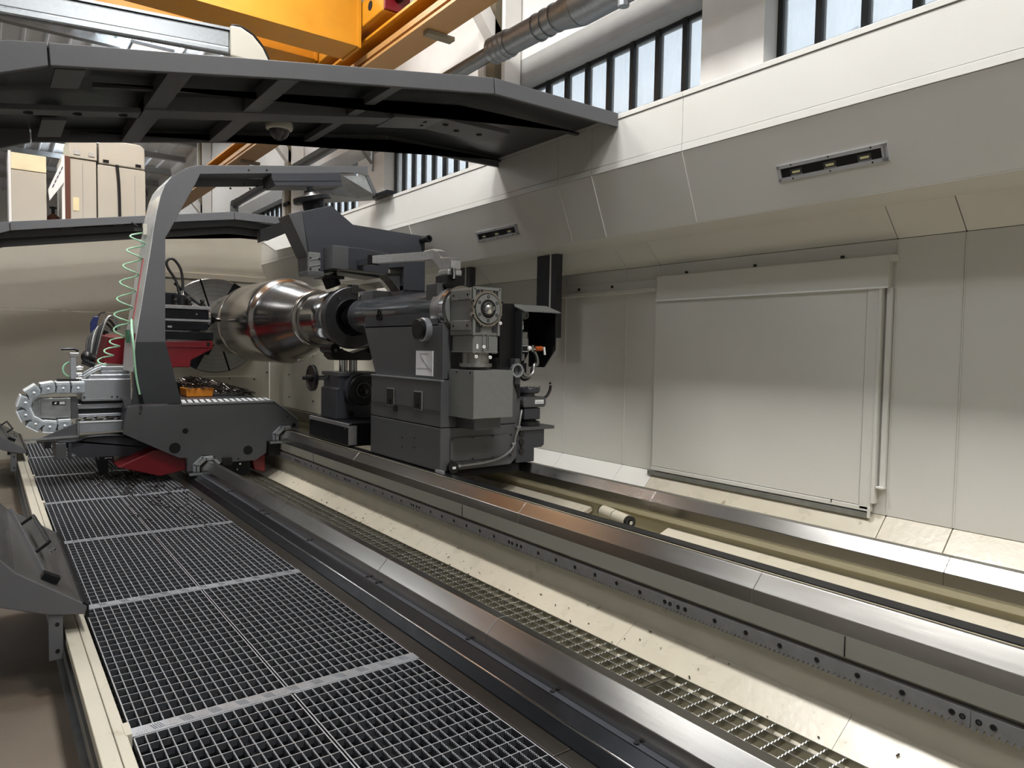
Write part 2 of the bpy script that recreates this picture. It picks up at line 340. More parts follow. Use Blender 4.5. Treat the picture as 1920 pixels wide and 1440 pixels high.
br = T('shelf_bracket', MB().box(6.26, 6.3, 13.25, 13.3, 5.0, 5.75).obox((6.0,13.27,5.45), (.26,0,-.30), (0,.015,0), (.02,0,.02)).box(5.7, 6.3, 13.25, 13.3, 5.72, 5.76), GALVB, 'grey steel angle bracket on the white wall between two windows', 'bracket')

# tall off white machine behind the enclosure
def rrect(x0, x1, z0, z1, r, tl=True, tr=True):
    p = [(x0,z0),(x1,z0)]
    p += [(x1-r+r*math.cos(t), z1-r+r*math.sin(t)) for t in (0,.4,.8,1.2,PI/2)] if tr else [(x1,z1)]
    p += [(x0+r-r*math.sin(t), z1-r+r*math.cos(t)) for t in (0,.4,.8,1.2,PI/2)] if tl else [(x0,z1)]
    return p
cb = thing('machine_column', (.7, 16.4, -.3), 'plain off-white machine column with cream upper edge, leftmost behind the enclosure', 'machine')
P('column_panel', MB().box(.44, .98, 16.0, 16.8, -.3, 4.62), MACH, cb, .01); P('upper_panel', MB().box(.44, .98, 15.99, 16.8, 4.63, 4.93), mat('pale_cream_cover', (240,226,190), .4), cb, .01)
P('corner_trim', MB().box(.40, .44, 15.98, 16.8, -.3, 4.95), WHITE, cb)
cb = thing('machine_tower', (1.5, 16.3, -.3), 'narrow off-white machine tower with two latch windows on its head', 'machine', 'off-white machine towers')
P('door_panel', MB().box(1.36, 1.79, 16, 17, -.3, 4.98), MACH, cb, .01); P('head_cover', MB().prism(rrect(1.33, 1.80, 4.99, 5.42, .06, True, False), 15.97, 17), MACH, cb, .01)
P('open_edge', MB().box(1.27, 1.36, 15.98, 17, -.3, 5.0), BROWN, cb); P('edge_trim', MB().box(1.22, 1.27, 15.98, 17, -.3, 5.0), WHITE, cb)
for x in (1.42, 1.66): P('latch_window', MB().box(x, x+.1, 15.955, 15.97, 5.05, 5.12), GALVB, cb)
P('door_seam', MB().box(1.56, 1.565, 15.99, 16.0, .2, 4.9), INK, cb); P('sticker', MB().box(1.40, 1.5, 15.99, 16.0, 4.0, 4.25), mat('yellowed_sticker', (236,222,180), .5), cb)
cb = thing('machine_tower', (2.2, 16.3, -.3), 'wide off-white machine tower with a black cable down its front', 'machine', 'off-white machine towers')
P('door_panel', MB().prism(rrect(1.81, 2.64, -.3, 4.93, .03), 15.98, 17), MACH, cb, .01); P('head_cover', MB().prism(rrect(1.83, 2.63, 4.95, 5.42, .12), 15.96, 17), MACH, cb, .02)
for x in (1.90, 2.46): P('vent_slot', MB().box(x, x+.1, 15.945, 15.96, 4.98, 5.03), HOLE, cb)
P('cable', MB().tube([(2.14,15.95,4.96),(2.17,15.95,4.5),(2.18,15.95,3.6),(2.18,15.95,2)], .028), CABLE, cb); P('door_seam', MB().box(2.45, 2.455, 15.97, 15.98, .2, 4.8), INK, cb)
sg = thing('slanted_sign_panel', (1.1, 16.1, 4.0), 'slanted white sign panel with blue marks beside the machine tower', 'sign')
P('board', MB().add([(1.0,15.9,4.32),(1.26,15.9,4.98),(1.26,16.0,4.98),(1.0,16.0,4.32),(1.02,15.9,4.12),(1.26,15.9,4.5),(1.26,16.0,4.5),(1.02,16.0,4.12)], [(0,1,5,4),(3,7,6,2),(0,3,2,1),(4,5,6,7),(0,4,7,3),(1,2,6,5)]), WHITE, sg)
for i in range(5): P('mark', MB().obox((1.08+.035*i,15.89,4.40+.085*i), (.012,0,.03), (0,.004,0), (.006,0,-.004)), BLUE, sg)
gb = thing('gas_cylinder', (1.1, 16.6, -.3), 'brown gas cylinder standing between the off-white machine columns', 'cylinder')
P('bottle', MB().lathe([(0,.13),(4.1,.13),(4.22,.10),(4.28,.04)], (1.12,16.6,-.3), (0,0,1), 20), BROWN, gb); P('valve', MB().cyl((1.12,16.6,3.98), (1.12,16.6,4.12), .03).cyl((1.06,16.6,4.1), (1.18,16.6,4.1), .02), BLOX, gb)
tl = thing('tube_light', (.2, 20, 6.0), 'glaring tube light fitting at the left edge beyond the machines', 'light')
P('housing', MB().box(-.6, .45, 20, 20.2, 6.05, 6.15), WHITE, tl); P('tube', MB().cyl((-.58,20.1,6.0), (.43,20.1,6.0), .05), emit('lit_tube', (255,244,214), 22), tl)
P('chain', MB().cyl((0,20.1,6.15), (0,20.1,8.7), .01, n=6), BLOX, tl)
# high bay luminaires
for i, (x, y) in enumerate(LAMPS):
    row = {2.0: 'above the machine walkway', -2.6: 'above the open floor', -5.5: 'unseen far down the left aisle, added to brighten the far hall', -1.0: 'far down the middle aisle', 3.2: 'unseen far down beside the crane runway, added to brighten the far hall'}[x]
    same = sorted(q[1] for q in LAMPS if q[0] == x)
    o = thing('high_bay_luminaire', (x, y, 8.2), 'rectangular high bay luminaire hung %s, %s from the near end' % (row, ['first', 'second', 'third', 'fourth', 'fifth'][same.index(y)]), 'light', 'high bay luminaires')
    P('housing', MB().box(x-.45, x+.45, y-.75, y+.75, 8.22, 8.30), ANOD, o, .01); P('diffuser', MB().box(x-.4, x+.4, y-.7, y+.7, 8.20, 8.22), emit('lit_diffuser_%d' % i, (255,250,242), 1.5), o)
    P('hanger', MB().cyl((x,y-.5,8.3), (x,y-.5,8.7), .01, n=6).cyl((x,y+.5,8.3), (x,y+.5,8.7), .01, n=6), BLOX, o)
    l = bpy.data.lights.new('luminaire_light', 'AREA'); l.shape = 'RECTANGLE'; l.size = .8; l.size_y = 1.4; l.energy = LAMP_W*(1.6 if y > 16 else 6 if x > 0 else 1); l.color = (1, .98, .95)
    lo = bpy.data.objects.new('lamp', l); COL.objects.link(lo); lo.parent = o; lo.location = (0, 0, -.01)
    l2 = bpy.data.lights.new('added_ceiling_fill', 'AREA'); l2.shape = 'RECTANGLE'; l2.size = .8; l2.size_y = 1.4; l2.energy = UP_W*(2.2 if y > 6 else 1); l2.color = (.93, .97, 1)  # upward fill added to brighten the ceiling
    lo = bpy.data.objects.new('added_uplight', l2); COL.objects.link(lo); lo.parent = o; lo.location = (0, 0, .11); lo.rotation_euler = (PI, 0, 0)

# ================================================================== WALKWAY
def serrated(mb, x, y0, y1, z, h=.028, t=.0019, pitch=.0109):   # a bearing bar along y with a toothed top
    n = max(2, int((y1-y0)/pitch)); V = []; Fs = []
    for i in range(n+1):
        y = y0+(y1-y0)*i/n
        for yy, zz in ((y, z-.008), (y+(y1-y0)/n*.28, z+.001), (y+(y1-y0)/n*.68, z+.001)):
            if yy <= y1+1e-6: V += [(x-t,yy,z-h), (x+t,yy,z-h), (x+t,yy,zz), (x-t,yy,zz)]
    m = len(V)//4
    for k in range(m-1):
        a, b = 4*k, 4*k+4
        Fs += [(a,a+1,b+1,b), (a+1,a+2,b+2,b+1), (a+2,a+3,b+3,b+2), (a+3,a,b,b+3)]
    mb.add(V, Fs)
def grating_mesh(x0, x1, y0, y1, nx, ny, z=0):
    f = MB().box(x0, x0+.005, y0, y1, z-.03, z).box(x1-.005, x1, y0, y1, z-.03, z).box(x0, x1, y0, y0+.005, z-.03, z).box(x0, x1, y1-.005, y1, z-.03, z)
    b = MB(); c = MB()
    for i in range(1, nx): serrated(b, x0+(x1-x0)*i/nx, y0, y1, z)
    for j in range(1, ny): y = y0+(y1-y0)*j/ny; c.box(x0, x1, y-.0017, y+.0017, z-.026, z+.001)
    return f, b, c
def worn_tops(o, m_=None):                 # upper edges rubbed bright by boots
    me = o.data; me.materials.append(m_ or WORN); zmax = max(v.co.z for v in me.vertices)
    for p in me.polygons:
        if abs(p.normal.z) > .3 and p.center.z > zmax-.012: p.material_index = 1
    return o
ROW0, ROWP = 3.04, 1.60
proto = {}
for side, (x0, x1) in (('outer', (.432, 1.042)), ('inner', (1.05, 1.664))):
    fr, br_, cr_ = grating_mesh(x0, x1, ROW0, ROW0+1.527, 15, 20)
    proto[side] = (fr, br_, cr_, x0, x1)
ordn = ['nearest', 'second', 'third', 'fourth', 'fifth', 'sixth', 'seventh']
pos = {-1: 'cut by the bottom picture edge', 0: 'just beyond the nearest full tread strip', 1: 'second row beyond the nearest tread strip', 2: 'third row beyond the nearest tread strip', 3: 'fourth row beyond the nearest tread strip', 4: 'in the row under the carriage arm', 5: 'in the farthest row'}
made = {}
for side in ('outer', 'inner'):
    fr, br_, cr_, x0, x1 = proto[side]
    for k in range(-1, 6):
        y = ROW0+ROWP*k; g = thing('walkway_grating', ((x0+x1)/2, y+.76, -.03), 'galvanised walkway grating beside the %s, %s' % ('cream kerb' if side == 'outer' else 'front slideway', pos[k]), 'grating', 'walkway gratings')
        if side not in made:
            o = g['org']; g['org'] = ((x0+x1)/2, ROW0+.76, -.03)
            made[side] = [P('edge_frame', fr, GRATE, g, fix=False), P('serrated_bars', br_, GRATE, g, fix=False, kind='stuff'), P('cross_bars', cr_, GRATE, g, fix=False, kind='stuff')]
            for q_ in made[side]: worn_tops(q_)
            low = MB(); low.v = [(p[0], p[1]+.037, p[2]-.085) for p in cr_.v]; low.f = cr_.f; low.sm = cr_.sm
            made[side].append(P('lower_bars', low, TRAY, g, fix=False, kind='stuff'))
        else:
            for p in made[side]: part_like(p, g)
# tread plate strips with raised five-bar pattern
tp = MB(); x = .47; flip = 1
while x < 1.65:
    for i in range(5):
        cx = x+(i-2)*.0085; tp.obox((cx, ROW0-.036, .0042), (.006*flip, .022, 0), (.0014,-.0004*flip,0), (0,0,.0016))
    x += .054; flip = -flip
tpm = None
for k in range(-1, 7):
    y = ROW0+ROWP*k
    if y-.07 > 12.7: continue
    t = thing('tread_plate_strip', (1.05, y-.036, 0), 'aluminium tread plate strip across the walkway, %s' % ['at the bottom edge', 'the nearest one shown in full', 'second from the near end', 'third from the near end', 'fourth from the near end', 'fifth from the near end', 'at the carriage arm', 'farthest away'][k+1], 'tread plate', 'tread plate strips')
    o = t['org']; t['org'] = (1.05, ROW0-.036, 0)
    if tpm is None:
        tpm = [P('plate', MB().box(.424, 1.668, ROW0-.071, ROW0-.001, -.03, .003), ANOD, t), P('raised_bars', tp, ANOD, t, fix=False, kind='stuff'), P('kerb_clip', MB().box(.405, .428, ROW0-.085, ROW0+.02, -.05, .022), BEDCREAM, t)]
    else:
        for p in tpm: part_like(p, t)
# sump under the gratings
su = thing('walkway_sump', (1.05, 5.5, -.3), 'dark oily sump tray under the walkway gratings', 'tray')
P('tray', MB().box(.37, 1.72, -1, 12.75, -.24, -.225), TRAY, su)
for k in range(-2, 7): P('bearer', MB().box(.42, 1.70, ROW0+ROWP*k-.06, ROW0+ROWP*k-.01, -.22, -.035), TRAY, su)
for x in (.62, .83, 1.25, 1.46): P('bearer_rail', MB().box(x-.02, x+.02, -1, 12.75, -.16, -.09), TRAY, su)
sw = MB()
for i in range(420):  # bright chips also stand in for reflections in the tray
    x = random.uniform(.5, 1.65); y = random.uniform(1.2, 5.2); a = random.uniform(0, PI); l = random.uniform(.01, .045)
    sw.obox((x, y, -.215+random.uniform(0, .012)), (l*math.cos(a), l*math.sin(a), 0), (-.008*math.sin(a), .008*math.cos(a), .003), (0, .002, .003))
T('sump_chip_glints', sw, SWARF, 'bright metal chips in the sump that stand in for reflections below the gratings', 'chips', kind='stuff', fix=False)
# kerb
kb = thing('platform_kerb', (.36, 5.5, -.3), 'cream painted kerb beam along the outer walkway edge', 'kerb')
kp = MB().box(.308, .368, -1, 12.8, -.03, .022); P('outer_cap', kp, BEDCREAM, kb, .004); P('inner_cap', MB().box(.371, .412, -1, 12.8, -.03, .020), BEDCREAM, kb, .004)
P('kerb_base', MB().box(.36, .41, -1, 12.8, -.3, -.03), BLOX, kb); P('guide_rail', MB().box(.325, .345, -1, 12.8, -.25, -.18).box(.30, .36, -1, 12.8, -.3, -.285), GALVB, kb)

# ================================================================== FRONT SLIDEWAY
Y0, Y1 = -1.0, 13.0
fb = thing('front_slideway', (1.85, 6, -.3), 'dark steel front slideway between the walkway and the narrow grating', 'slideway')
P('bed_body', MB().prism([(1.70,-.3),(1.70,-.03),(1.75,-.01),(1.80,.03),(1.86,.06),(1.89,.07),(2.0,.07),(2.04,.0),(2.04,-.3)], Y0, Y1), DARK2, fb)
P('edge_strip', MB().prism([(1.668,-.03),(1.668,.002),(1.752,.002),(1.752,-.03)], Y0, 1.95), STEELD, fb, .003)
P('edge_strip', MB().prism([(1.668,-.03),(1.668,.002),(1.752,.002),(1.752,-.03)], 1.954, Y1), STEELD, fb, .003)
P('way_cover', MB().prism([(1.754,-.028),(1.754,.002),(1.788,.038),(1.795,.045),(1.803,.048),(1.857,.080),(1.857,.05)], Y0, Y1), BLOX, fb, .004, seg=3)
P('highlight_lip', MB().cyl((1.7985,Y0,.0455), (1.7985,Y1,.0455), .0065, n=12), POL, fb)  # polished strip added as the highlight of the rounded cover edge
P('bolt_ledge', MB().box(1.857, 1.889, Y0, Y1, .05, .083), DARK2, fb)
bm_ = None
for y in (1.737, 2.212, 2.858, 3.862, 3.995, 4.994, 5.972, 6.111, 7.091):
    if bm_ is None: bm_ = P('ledge_bolt', MB().cyl((1.874,1.737,.083), (1.874,1.737,.088), .011, n=12), HOLE, fb)
    else: part_like(bm_, fb, (0, y-1.737, 0))
def rail(parent, xs, zs, ys, wide):
    z1 = zs+.0655
    for a, b in ys:
        P('way_segment', MB().prism([(xs,zs-.068),(xs,zs),(xs+.0655,z1),(xs+.0655+wide,z1),(xs+.131+wide,zs),(xs+.131+wide,zs-.068)], a+.0006, b-.0006), STEEL, parent, .0025)
rail(fb, 1.889, .150, [(Y0,.2),(.2,2.72),(2.72,3.88),(3.88,6.4),(6.4,Y1)], .052)

# ================================================================== CHIP GUTTER GRATING
gmap = None; gl = 2.579
for i, y in enumerate((-.386, 2.193, 4.772, 7.351)):
    g = thing('gutter_grating', (2.4, y+gl/2, -.07), 'narrow oily grating in the chip gutter, %s' % ['cut by the bottom edge', 'second one from the bottom edge', 'third one, beside the walkway middle', 'farthest one near the carriage'][i], 'grating', 'chip gutter gratings')
    if gmap is None:
        y0, y1 = y+.004, y+gl-.004; a = MB().box(2.19, 2.195, y0, y1, -.085, -.04).box(2.618, 2.623, y0, y1, -.085, -.034).box(2.19, 2.62, y0, y0+.005, -.085, -.038).box(2.19, 2.62, y1-.005, y1, -.085, -.038)
        b = MB(); 
        for k in range(1, 6): x = 2.195+.0708*k; b.box(x-.0022, x+.0022, y0, y1, -.082, -.042)
        c = MB(); n = 34
        for k in range(1, n):
            yy = y0+(y1-y0)*k/n; V = []; Fs = []; m_ = 36
            for q in range(m_+1):
                xx = 2.195+(.423)*q/m_; zz = -.036 if q % 2 else -.042
                V += [(xx,yy-.0024,-.07),(xx,yy+.0024,-.07),(xx,yy+.0024,zz),(xx,yy-.0024,zz)]
            for q in range(m_): a_, b_ = 4*q, 4*q+4; Fs += [(a_,a_+1,b_+1,b_),(a_+1,a_+2,b_+2,b_+1),(a_+2,a_+3,b_+3,b_+2),(a_+3,a_,b_,b_+3)]
            c.add(V, Fs)
        g['org'] = (2.4, y+gl/2, -.07)
        gmap = [P('edge_frame', a, GRATE2, g, fix=False), P('long_bars', b, GRATE2, g, fix=False, kind='stuff'), P('serrated_bars', c, GRATE2, g, fix=False, kind='stuff')]
        for q_ in gmap[1:]: worn_tops(q_, GALVB)
    else:
        for p in gmap: part_like(p, g)

# ================================================================== MAIN BED
bd = thing('main_bed', (3.2, 6, -.3), 'cream machine bed with two steel ways, rack and chip trench', 'machine bed')
P('gutter_floor', MB().prism([(2.04,-.22),(2.50,-.16),(2.64,-.05),(2.64,-.3),(2.04,-.3)], Y0, Y1), SLOPE, bd)
for a, b in [(Y0,1.43),(1.43,2.62),(2.62,4.62),(4.62,7.55),(7.55,9.2)]:
    P('chute_plate', MB().prism([(2.60,-.085),(2.805,.050),(2.815,.045),(2.61,-.095)], a+.001, b-.001), SLOPE, bd)
P('bed_wall', MB().prism([(2.80,-.2),(2.80,.26),(2.778,.28),(2.762,.285),(2.762,.372),(2.95,.372),(2.95,.30),(3.0,.0),(3.0,-.2)], Y0, Y1), BEDCREAM, bd)
P('paint_band', MB().prism([(2.759,.288),(2.757,.374),(2.80,.374),(2.80,.288)], Y0, Y1), BEDGREY, bd)
for y in (1.45, 4.3, 7.2): P('casting_joint', MB().box(2.7555, 2.76, y-.002, y+.002, .289, .373), BLOX, bd)
P('rear_wall', MB().prism([(3.79,-.2),(3.79,.372),(3.9,.372),(3.9,-.2)], Y0, Y1), TRENCH, bd)
P('rear_lip', MB().prism([(3.765,.330),(3.765,.374),(3.80,.374),(3.80,.315)], Y0, Y1), TRENCH, bd)
P('trench_floor', MB().box(2.99, 3.8, Y0, Y1, -.05, -.02), TRENCH, bd)
P('trench_chute', MB().prism([(3.05,-.01),(3.05,.02),(3.785,.290),(3.785,.255)], Y0, 3.26), SLOPE, bd)
P('trench_chute', MB().prism([(3.05,-.01),(3.05,.02),(3.785,.290),(3.785,.255)], 4.03, Y1), SLOPE, bd)
for y in (3.30, 4.0): P('trench_rib', MB().box(3.0, 3.79, y-.02, y+.02, -.02, .08), TRENCH, bd)
if 0: P('trench_rib', MB().prism([(3.0,-.02),(3.0,.12),(3.70,.315),(3.79,.33),(3.79,-.02)], y-.025, y+.025), TRENCH, bd)
rail(bd, 2.757, .442, [(Y0,1.88),(1.88,3.63),(3.63,6.2),(6.2,Y1)], .024)
P('way_rear_strip', MB().prism([(2.846,.36),(2.846,.500),(2.866,.502),(2.866,.36)], Y0, Y1), mat('bright_bevel_strip', (236,226,190), .3, .3, .03, 9), bd)
P('way_back', MB().prism([(2.866,.36),(2.866,.508),(2.955,.506),(2.96,.36)], Y0, Y1), BLOX, bd, .003)
rail(bd, 3.762, .442, [(Y0,1.5),(1.5,3.42),(3.42,6.0),(6.0,Y1)], .05)
# rack with teeth under the lip
rp = 1.3375
def rack_mesh(y0):
    pts = [(y0+.0008,.262)]; n = 59; p = rp/n
    for i in range(n):
        y = y0+i*p
        pts += [(y+.0012,.208),(y+p*.32,.193),(y+p*.62,.193),(y+p*.93,.208)]
    pts.append((y0+rp-.0008,.262)); return MB().prism(pts, 2.7595, 2.80, 'x')
rk0 = None
for i in range(-1, 7):
    y = .992+rp*i
    if rk0 is None:
        yb = y; rk0 = rk = P('rack_segment', rack_mesh(y), RACKM, bd)
        hm = P('bore_rim', MB().ring((2.7590,y+.06,.232), (1,0,0), .0095, .0125, -.001, .001, 20), POL, rk); hh = P('mounting_bore', MB().cyl((2.7583,y+.06,.232), (2.7600,y+.06,.232), .0105, n=18), HOLE, rk)
        sm = P('rack_screw', MB().ring((2.7590,y+.026,.231), (1,0,0), .006, .0105, -.0015, .001, 18).cyl((2.7575,y+.026,.231), (2.7600,y+.026,.231), .0028, n=6), BLOX, rk); kids = [hm, hh, sm]
        for q in range(1, 8):
            kids += [part_like(hm, rk, (0,.1715*q+(.0 if q < 7 else .006),0)), part_like(hh, rk, (0,.1715*q+(.0 if q < 7 else .006),0))]
        kids.append(part_like(sm, rk, (0,rp-.052,0)))
    else:
        rk = part_like(rk0, bd, (0, y-yb, 0))
        for k_ in kids: part_like(k_, rk)
rl = thing('pipe_roll', (3.62, 3.85, .0), 'cream cylinder with black end caps lying in the rear chip trench', 'cylinder')
cA, cB = Vector((3.545,3.66,.352)), Vector((3.50,3.37,.342)); dd = (cB-cA).normalized()
P('shell', MB().cyl(cA, cA+dd*.14, .045, n=24), SLOPE, rl); P('shell', MB().cyl(cA+dd*.148, cB, .045, n=24), SLOPE, rl); P('core', MB().cyl(cA-dd*.02, cB+dd*.002, .038, n=24), BLACK, rl)
P('stand', MB().box(3.47, 3.57, 3.42, 3.44, .1, .305), TRENCH, rl); P('stand', MB().box(3.49, 3.59, 3.58, 3.6, .1, .31), TRENCH, rl)
P('end_cap', MB().ring(cB+dd*.002, dd, .02, .043, -.01, .022, 24), BLACK, rl); P('hub', MB().cyl(cB, cB+dd*.03, .014, n=10), POL, rl)

# ================================================================== REAR ENCLOSURE
XW = 4.85
re = thing('rear_enclosure', (4.6, 5, -.3), 'cream sheet metal rear enclosure wall with overhanging hood', 'enclosure')
seams = [-1.2, .55, 1.894, 2.305, 4.36, 4.765, 5.63, 7.0, 8.4, 9.6]
for a, b in zip(seams[:-1], seams[1:]):
    g = .0025
    P('wall_panel', MB().box(XW, XW+.03, a+g, b-g, .425, 2.268), CREAM, re, .003)
    P('sloped_top_panel', MB().prism([(XW,2.270),(XW-.26,2.53),(XW-.24,2.55),(XW+.03,2.28)], a+g, b-g), CREAM, re, .003)
    P('sloped_foot_panel', MB().prism([(XW,.424),(4.50,.074),(4.52,.054),(XW+.03,.41)], a+g, b-g), CREAM if a > 4 else SLOPE, re, .003)
    P('seam_edge', MB().box(XW-.006, XW+.002, b-.008, b-.001, .43, 2.262), CREAM, re)
P('joint_backing', MB().box(XW+.028, XW+.04, -1.2, 9.6, .3, 2.4), HOLE, re)
P('foot_base', MB().box(3.95, 4.53, -1.2, 13.2, -.3, .07), TRENCH, re)
hs = [-1.2, 1.0, 3.485, 4.44, 4.87, 7.6, 9.75, 13.2]
for a, b in zip(hs[:-1], hs[1:]):
    g = .002
    P('hood_lower_panel', MB().prism([(4.26,2.463),(4.072,2.946),(4.10,2.956),(4.29,2.475)], a+g, b-g), CREAM, re, .002)
    P('hood_upper_panel', MB().box(4.072, 4.10, a+g, b-g, 3.003, 3.332), CREAM, re, .002)
    P('hood_fold_band', MB().box(4.068, 4.10, a+g, b-g, 2.949, 2.999), CREAM, re, .002)
    P('hood_top_band', MB().box(4.066, 4.12, a+g, b-g, 3.336, 3.373), CREAM, re, .002)
    P('hood_seam_bead', MB().prism([(4.256,2.466),(4.068,2.946),(4.062,2.944),(4.250,2.464)], b-.008, b-.002), CREAM, re)
P('hood_bottom', MB().box(4.262, 4.66, -1.2, 13.2, 2.455, 2.475), CREAM, re, .003)
P('hood_top', MB().box(4.10, 4.9, -1.2, 13.2, 3.34, 3.37), CREAM, re)
P('hood_back', MB().box(4.88, 4.9, -1.2, 13.2, 2.4, 3.37), CREAM, re)
P('hood_joint_backing', MB().box(4.101, 4.11, -1.2, 13.2, 2.95, 3.36), HOLE, re)
# sliding maintenance cover
sd = thing('maintenance_cover', (4.82, 3.35, .43), 'large flat cream maintenance cover on the rear wall', 'cover')
P('cover_plate', MB().box(4.808, 4.83, 2.47, 4.363, .475, 1.96), CREAM, sd, .004)
P('edge_post', MB().box(4.80, 4.83, 2.387, 2.466, .45, 1.955), CREAM, sd, .004); P('edge_angle', MB().box(4.79, 4.85, 2.363, 2.385, .50, 1.955), CREAM, sd, .004)
P('side_channel', MB().box(4.82, 4.85, 2.31, 2.345, .62, 1.95).box(4.80, 4.85, 2.308, 2.36, .605, .62), CREAM, sd, .003)
P('bottom_rail', MB().box(4.80, 4.84, 2.39, 4.363, .44, .472), CREAM, sd, .003); P('bottom_track', MB().box(4.795, 4.85, 2.40, 4.40, .395, .432), GALVB, sd)
P('track_end', MB().box(4.785, 4.80, 2.385, 2.40, .40, .47), CREAM, sd); P('catch_lever', MB().box(4.80, 4.812, 2.66, 2.668, .455, .478), BLOX, sd)
hd = thing('sliding_door_header', (4.8, 3.6, 1.95), 'cream boxed header above the maintenance cover', 'header')
P('header_box', MB().box(4.79, 4.85, 2.325, 4.345, 1.95, 2.162), CREAM, hd, .004); P('end_flange', MB().box(4.78, 4.85, 2.29, 2.322, 2.12, 2.162), CREAM, hd, .003); P('drip_edge', MB().box(4.782, 4.79, 2.325, 4.345, 1.944, 1.956), WHITE, hd)
for y in (2.65, 3.35, 4.02): P('fixing_knob', MB().cyl((4.80,y,2.168), (4.80,y,2.186), .014, n=10), BLACK, hd)
tk = thing('door_track', (4.81, 5.0, 2.0), 'cream slide track on the rear wall beside the header', 'track')
P('track_plate', MB().box(4.825, 4.85, 4.35, 5.64, 2.07, 2.145), CREAM, tk, .003); P('track_lip', MB().prism([(4.79,2.035),(4.79,2.068),(4.85,2.075),(4.85,2.035)], 4.35, 5.64), CREAM, tk, .003)
for y in (4.93, 5.4): P('fixing_knob', MB().cyl((4.815,y,2.11), (4.826,y,2.11), .014, n=10), BLACK, tk)
# dark hanging posts
for i, (y, lab) in enumerate(((5.63, 'dark steel post hanging below the hood behind the valve box'), (7.2, 'dark steel post hanging below the hood behind the tailstock'))):
    o = thing('hood_post', (4.6, y, 1.62), lab, 'post', 'dark posts under the hood')
    P('post', MB().box(4.58, 4.66, y-.155, y+.155, 1.62, 2.455), DARK2, o, .004); P('painted_lit_edge', MB().box(4.572, 4.582, y-.075, y-.06, 1.62, 2.455), WHITE, o)  # the thin white strip paints in light along the post edge
# recessed lamps in the hood
nn = Vector((-(2.948-2.463), 0, -(4.26-4.072))).normalized(); dn = Vector((4.26-4.072, 0, 2.463-2.948)).normalized()
def fixture(ya, yb, label):
    c0 = Vector((4.072, (ya+yb)/2, 2.948))+dn*.30; o = thing('hood_lamp', tuple(c0), label, 'lamp', 'recessed hood lamps')
    ex = Vector((0,1,0)); hl = (yb-ya)/2; hw = .051
    def ob(u, v, hu, hv, d0, d1): return MB().obox(c0+ex*u+dn*v+nn*((d0+d1)/2), ex*hu, dn*hv, nn*((d1-d0)/2))
    fr = MB()
    for u, v, hu, hv in ((0,-hw+.011,hl,.011),(0,hw-.011,hl,.011),(-hl+.018,0,.018,hw),(hl-.012,0,.012,hw)):
        q = ob(u, v, hu, hv, 0, .010); fr.add(q.v, q.f)
    P('bezel', fr, BEZEL, o, .002); P('lens_backing', ob(0,0,hl-.02,hw-.018,.0005,.003), BLACK, o)
    for u in (-.215, .0, .225):
        l = P('led_module', ob(u,.004,.04,.018,.003,.0045), mat('smoked_lens', (70,72,70), .2), o); P('led_chip', ob(u,.006,.026,.007,.0045,.006), LED, l)
        P('painted_led_glint', ob(u,.024,.04,.002,.003,.006), ANOD, l)  # bright strip drawn as the glint beside each LED
    for u in (-.26, 0, .25):
        for v in (-hw+.008, hw-.008): c = c0+ex*u+dn*v; P('screw', MB().cyl(c+nn*.009, c+nn*.0115, .0055, n=10), BLACK, o)
    P('maker_plate', ob(-hl+.018,0,.006,.034,.010,.0112), GALVB, o)
fixture(2.058, 2.764, 'rectangular three-LED lamp in the hood above the maintenance cover')
fixture(5.59, 6.297, 'rectangular three-LED lamp in the hood behind the tailstock arm')

# ================================================================== HEADSTOCK END
AX, AZ = 3.1, 1.81
hw_ = thing('headstock_wall', (2, 13.3, -.3), 'beige splash wall closing the enclosure behind the chuck', 'splash wall')
P('lower_panel', MB().box(-.6, 2.16, 13.2, 13.24, -.3, 1.985), BACKW, hw_, .004); P('upper_panel', MB().box(-.6, 2.16, 13.2, 13.24, 1.99, 3.25), BACKW, hw_, .004)
P('headstock_panel', MB().box(2.165, 4.20, 13.2, 13.24, -.3, 2.62), BACKW, hw_, .004); P('headstock_upper_panel', MB().box(2.165, 4.2, 13.2, 13.24, 2.625, 3.6), BACKW, hw_, .004)
P('frame_band', MB().box(2.20, 4.2, 13.17, 13.2, 2.62, 2.72), BACKW, hw_, .004); P('frame_post', MB().box(4.10, 4.2, 13.17, 13.2, -.3, 2.62), BACKW, hw_, .004); P('frame_post', MB().box(2.20, 2.26, 13.17, 13.2, 1.2, 2.62), BACKW, hw_, .004)
P('access_cover', MB().box(3.05, 3.98, 13.18, 13.2, .3, .93), BACKW, hw_, .003)
for x, z in ((3.1,.88),(3.5,.90),(3.93,.88),(2.23,2.3),(2.23,1.9),(4.16,2.0),(4.16,1.0),(4.16,.5)): P('screw', MB().cyl((x,13.155,z), (x,13.18,z), .014, n=8), BLACK, hw_)
sp = thing('headstock_side_panel', (4.21, 11.8, .3), 'beige side panel with screws right of the chuck', 'splash panel')
P('side_sheet', MB().box(4.21, 4.24, 10.2, 13.16, .43, 2.44), BACKW, sp, .004); P('panel_base', MB().box(4.24, 4.5, 10.2, 13.16, .07, .43), BLOX, sp); P('panel_return', MB().box(4.21, 4.9, 10.17, 10.2, .43, 2.44), BACKW, sp)
P('sloped_cap', MB().prism([(4.21,2.44),(4.3,2.455),(4.3,2.44)], 10.2, 13.16), BACKW, sp)
for y, z in ((12.1,.62),(12.1,1.0),(12.1,1.35),(11.0,.62),(11.0,1.0),(11.0,1.35),(10.5,.6)): P('screw', MB().cyl((4.195,y,z), (4.21,y,z), .014, n=8), BLACK, sp)
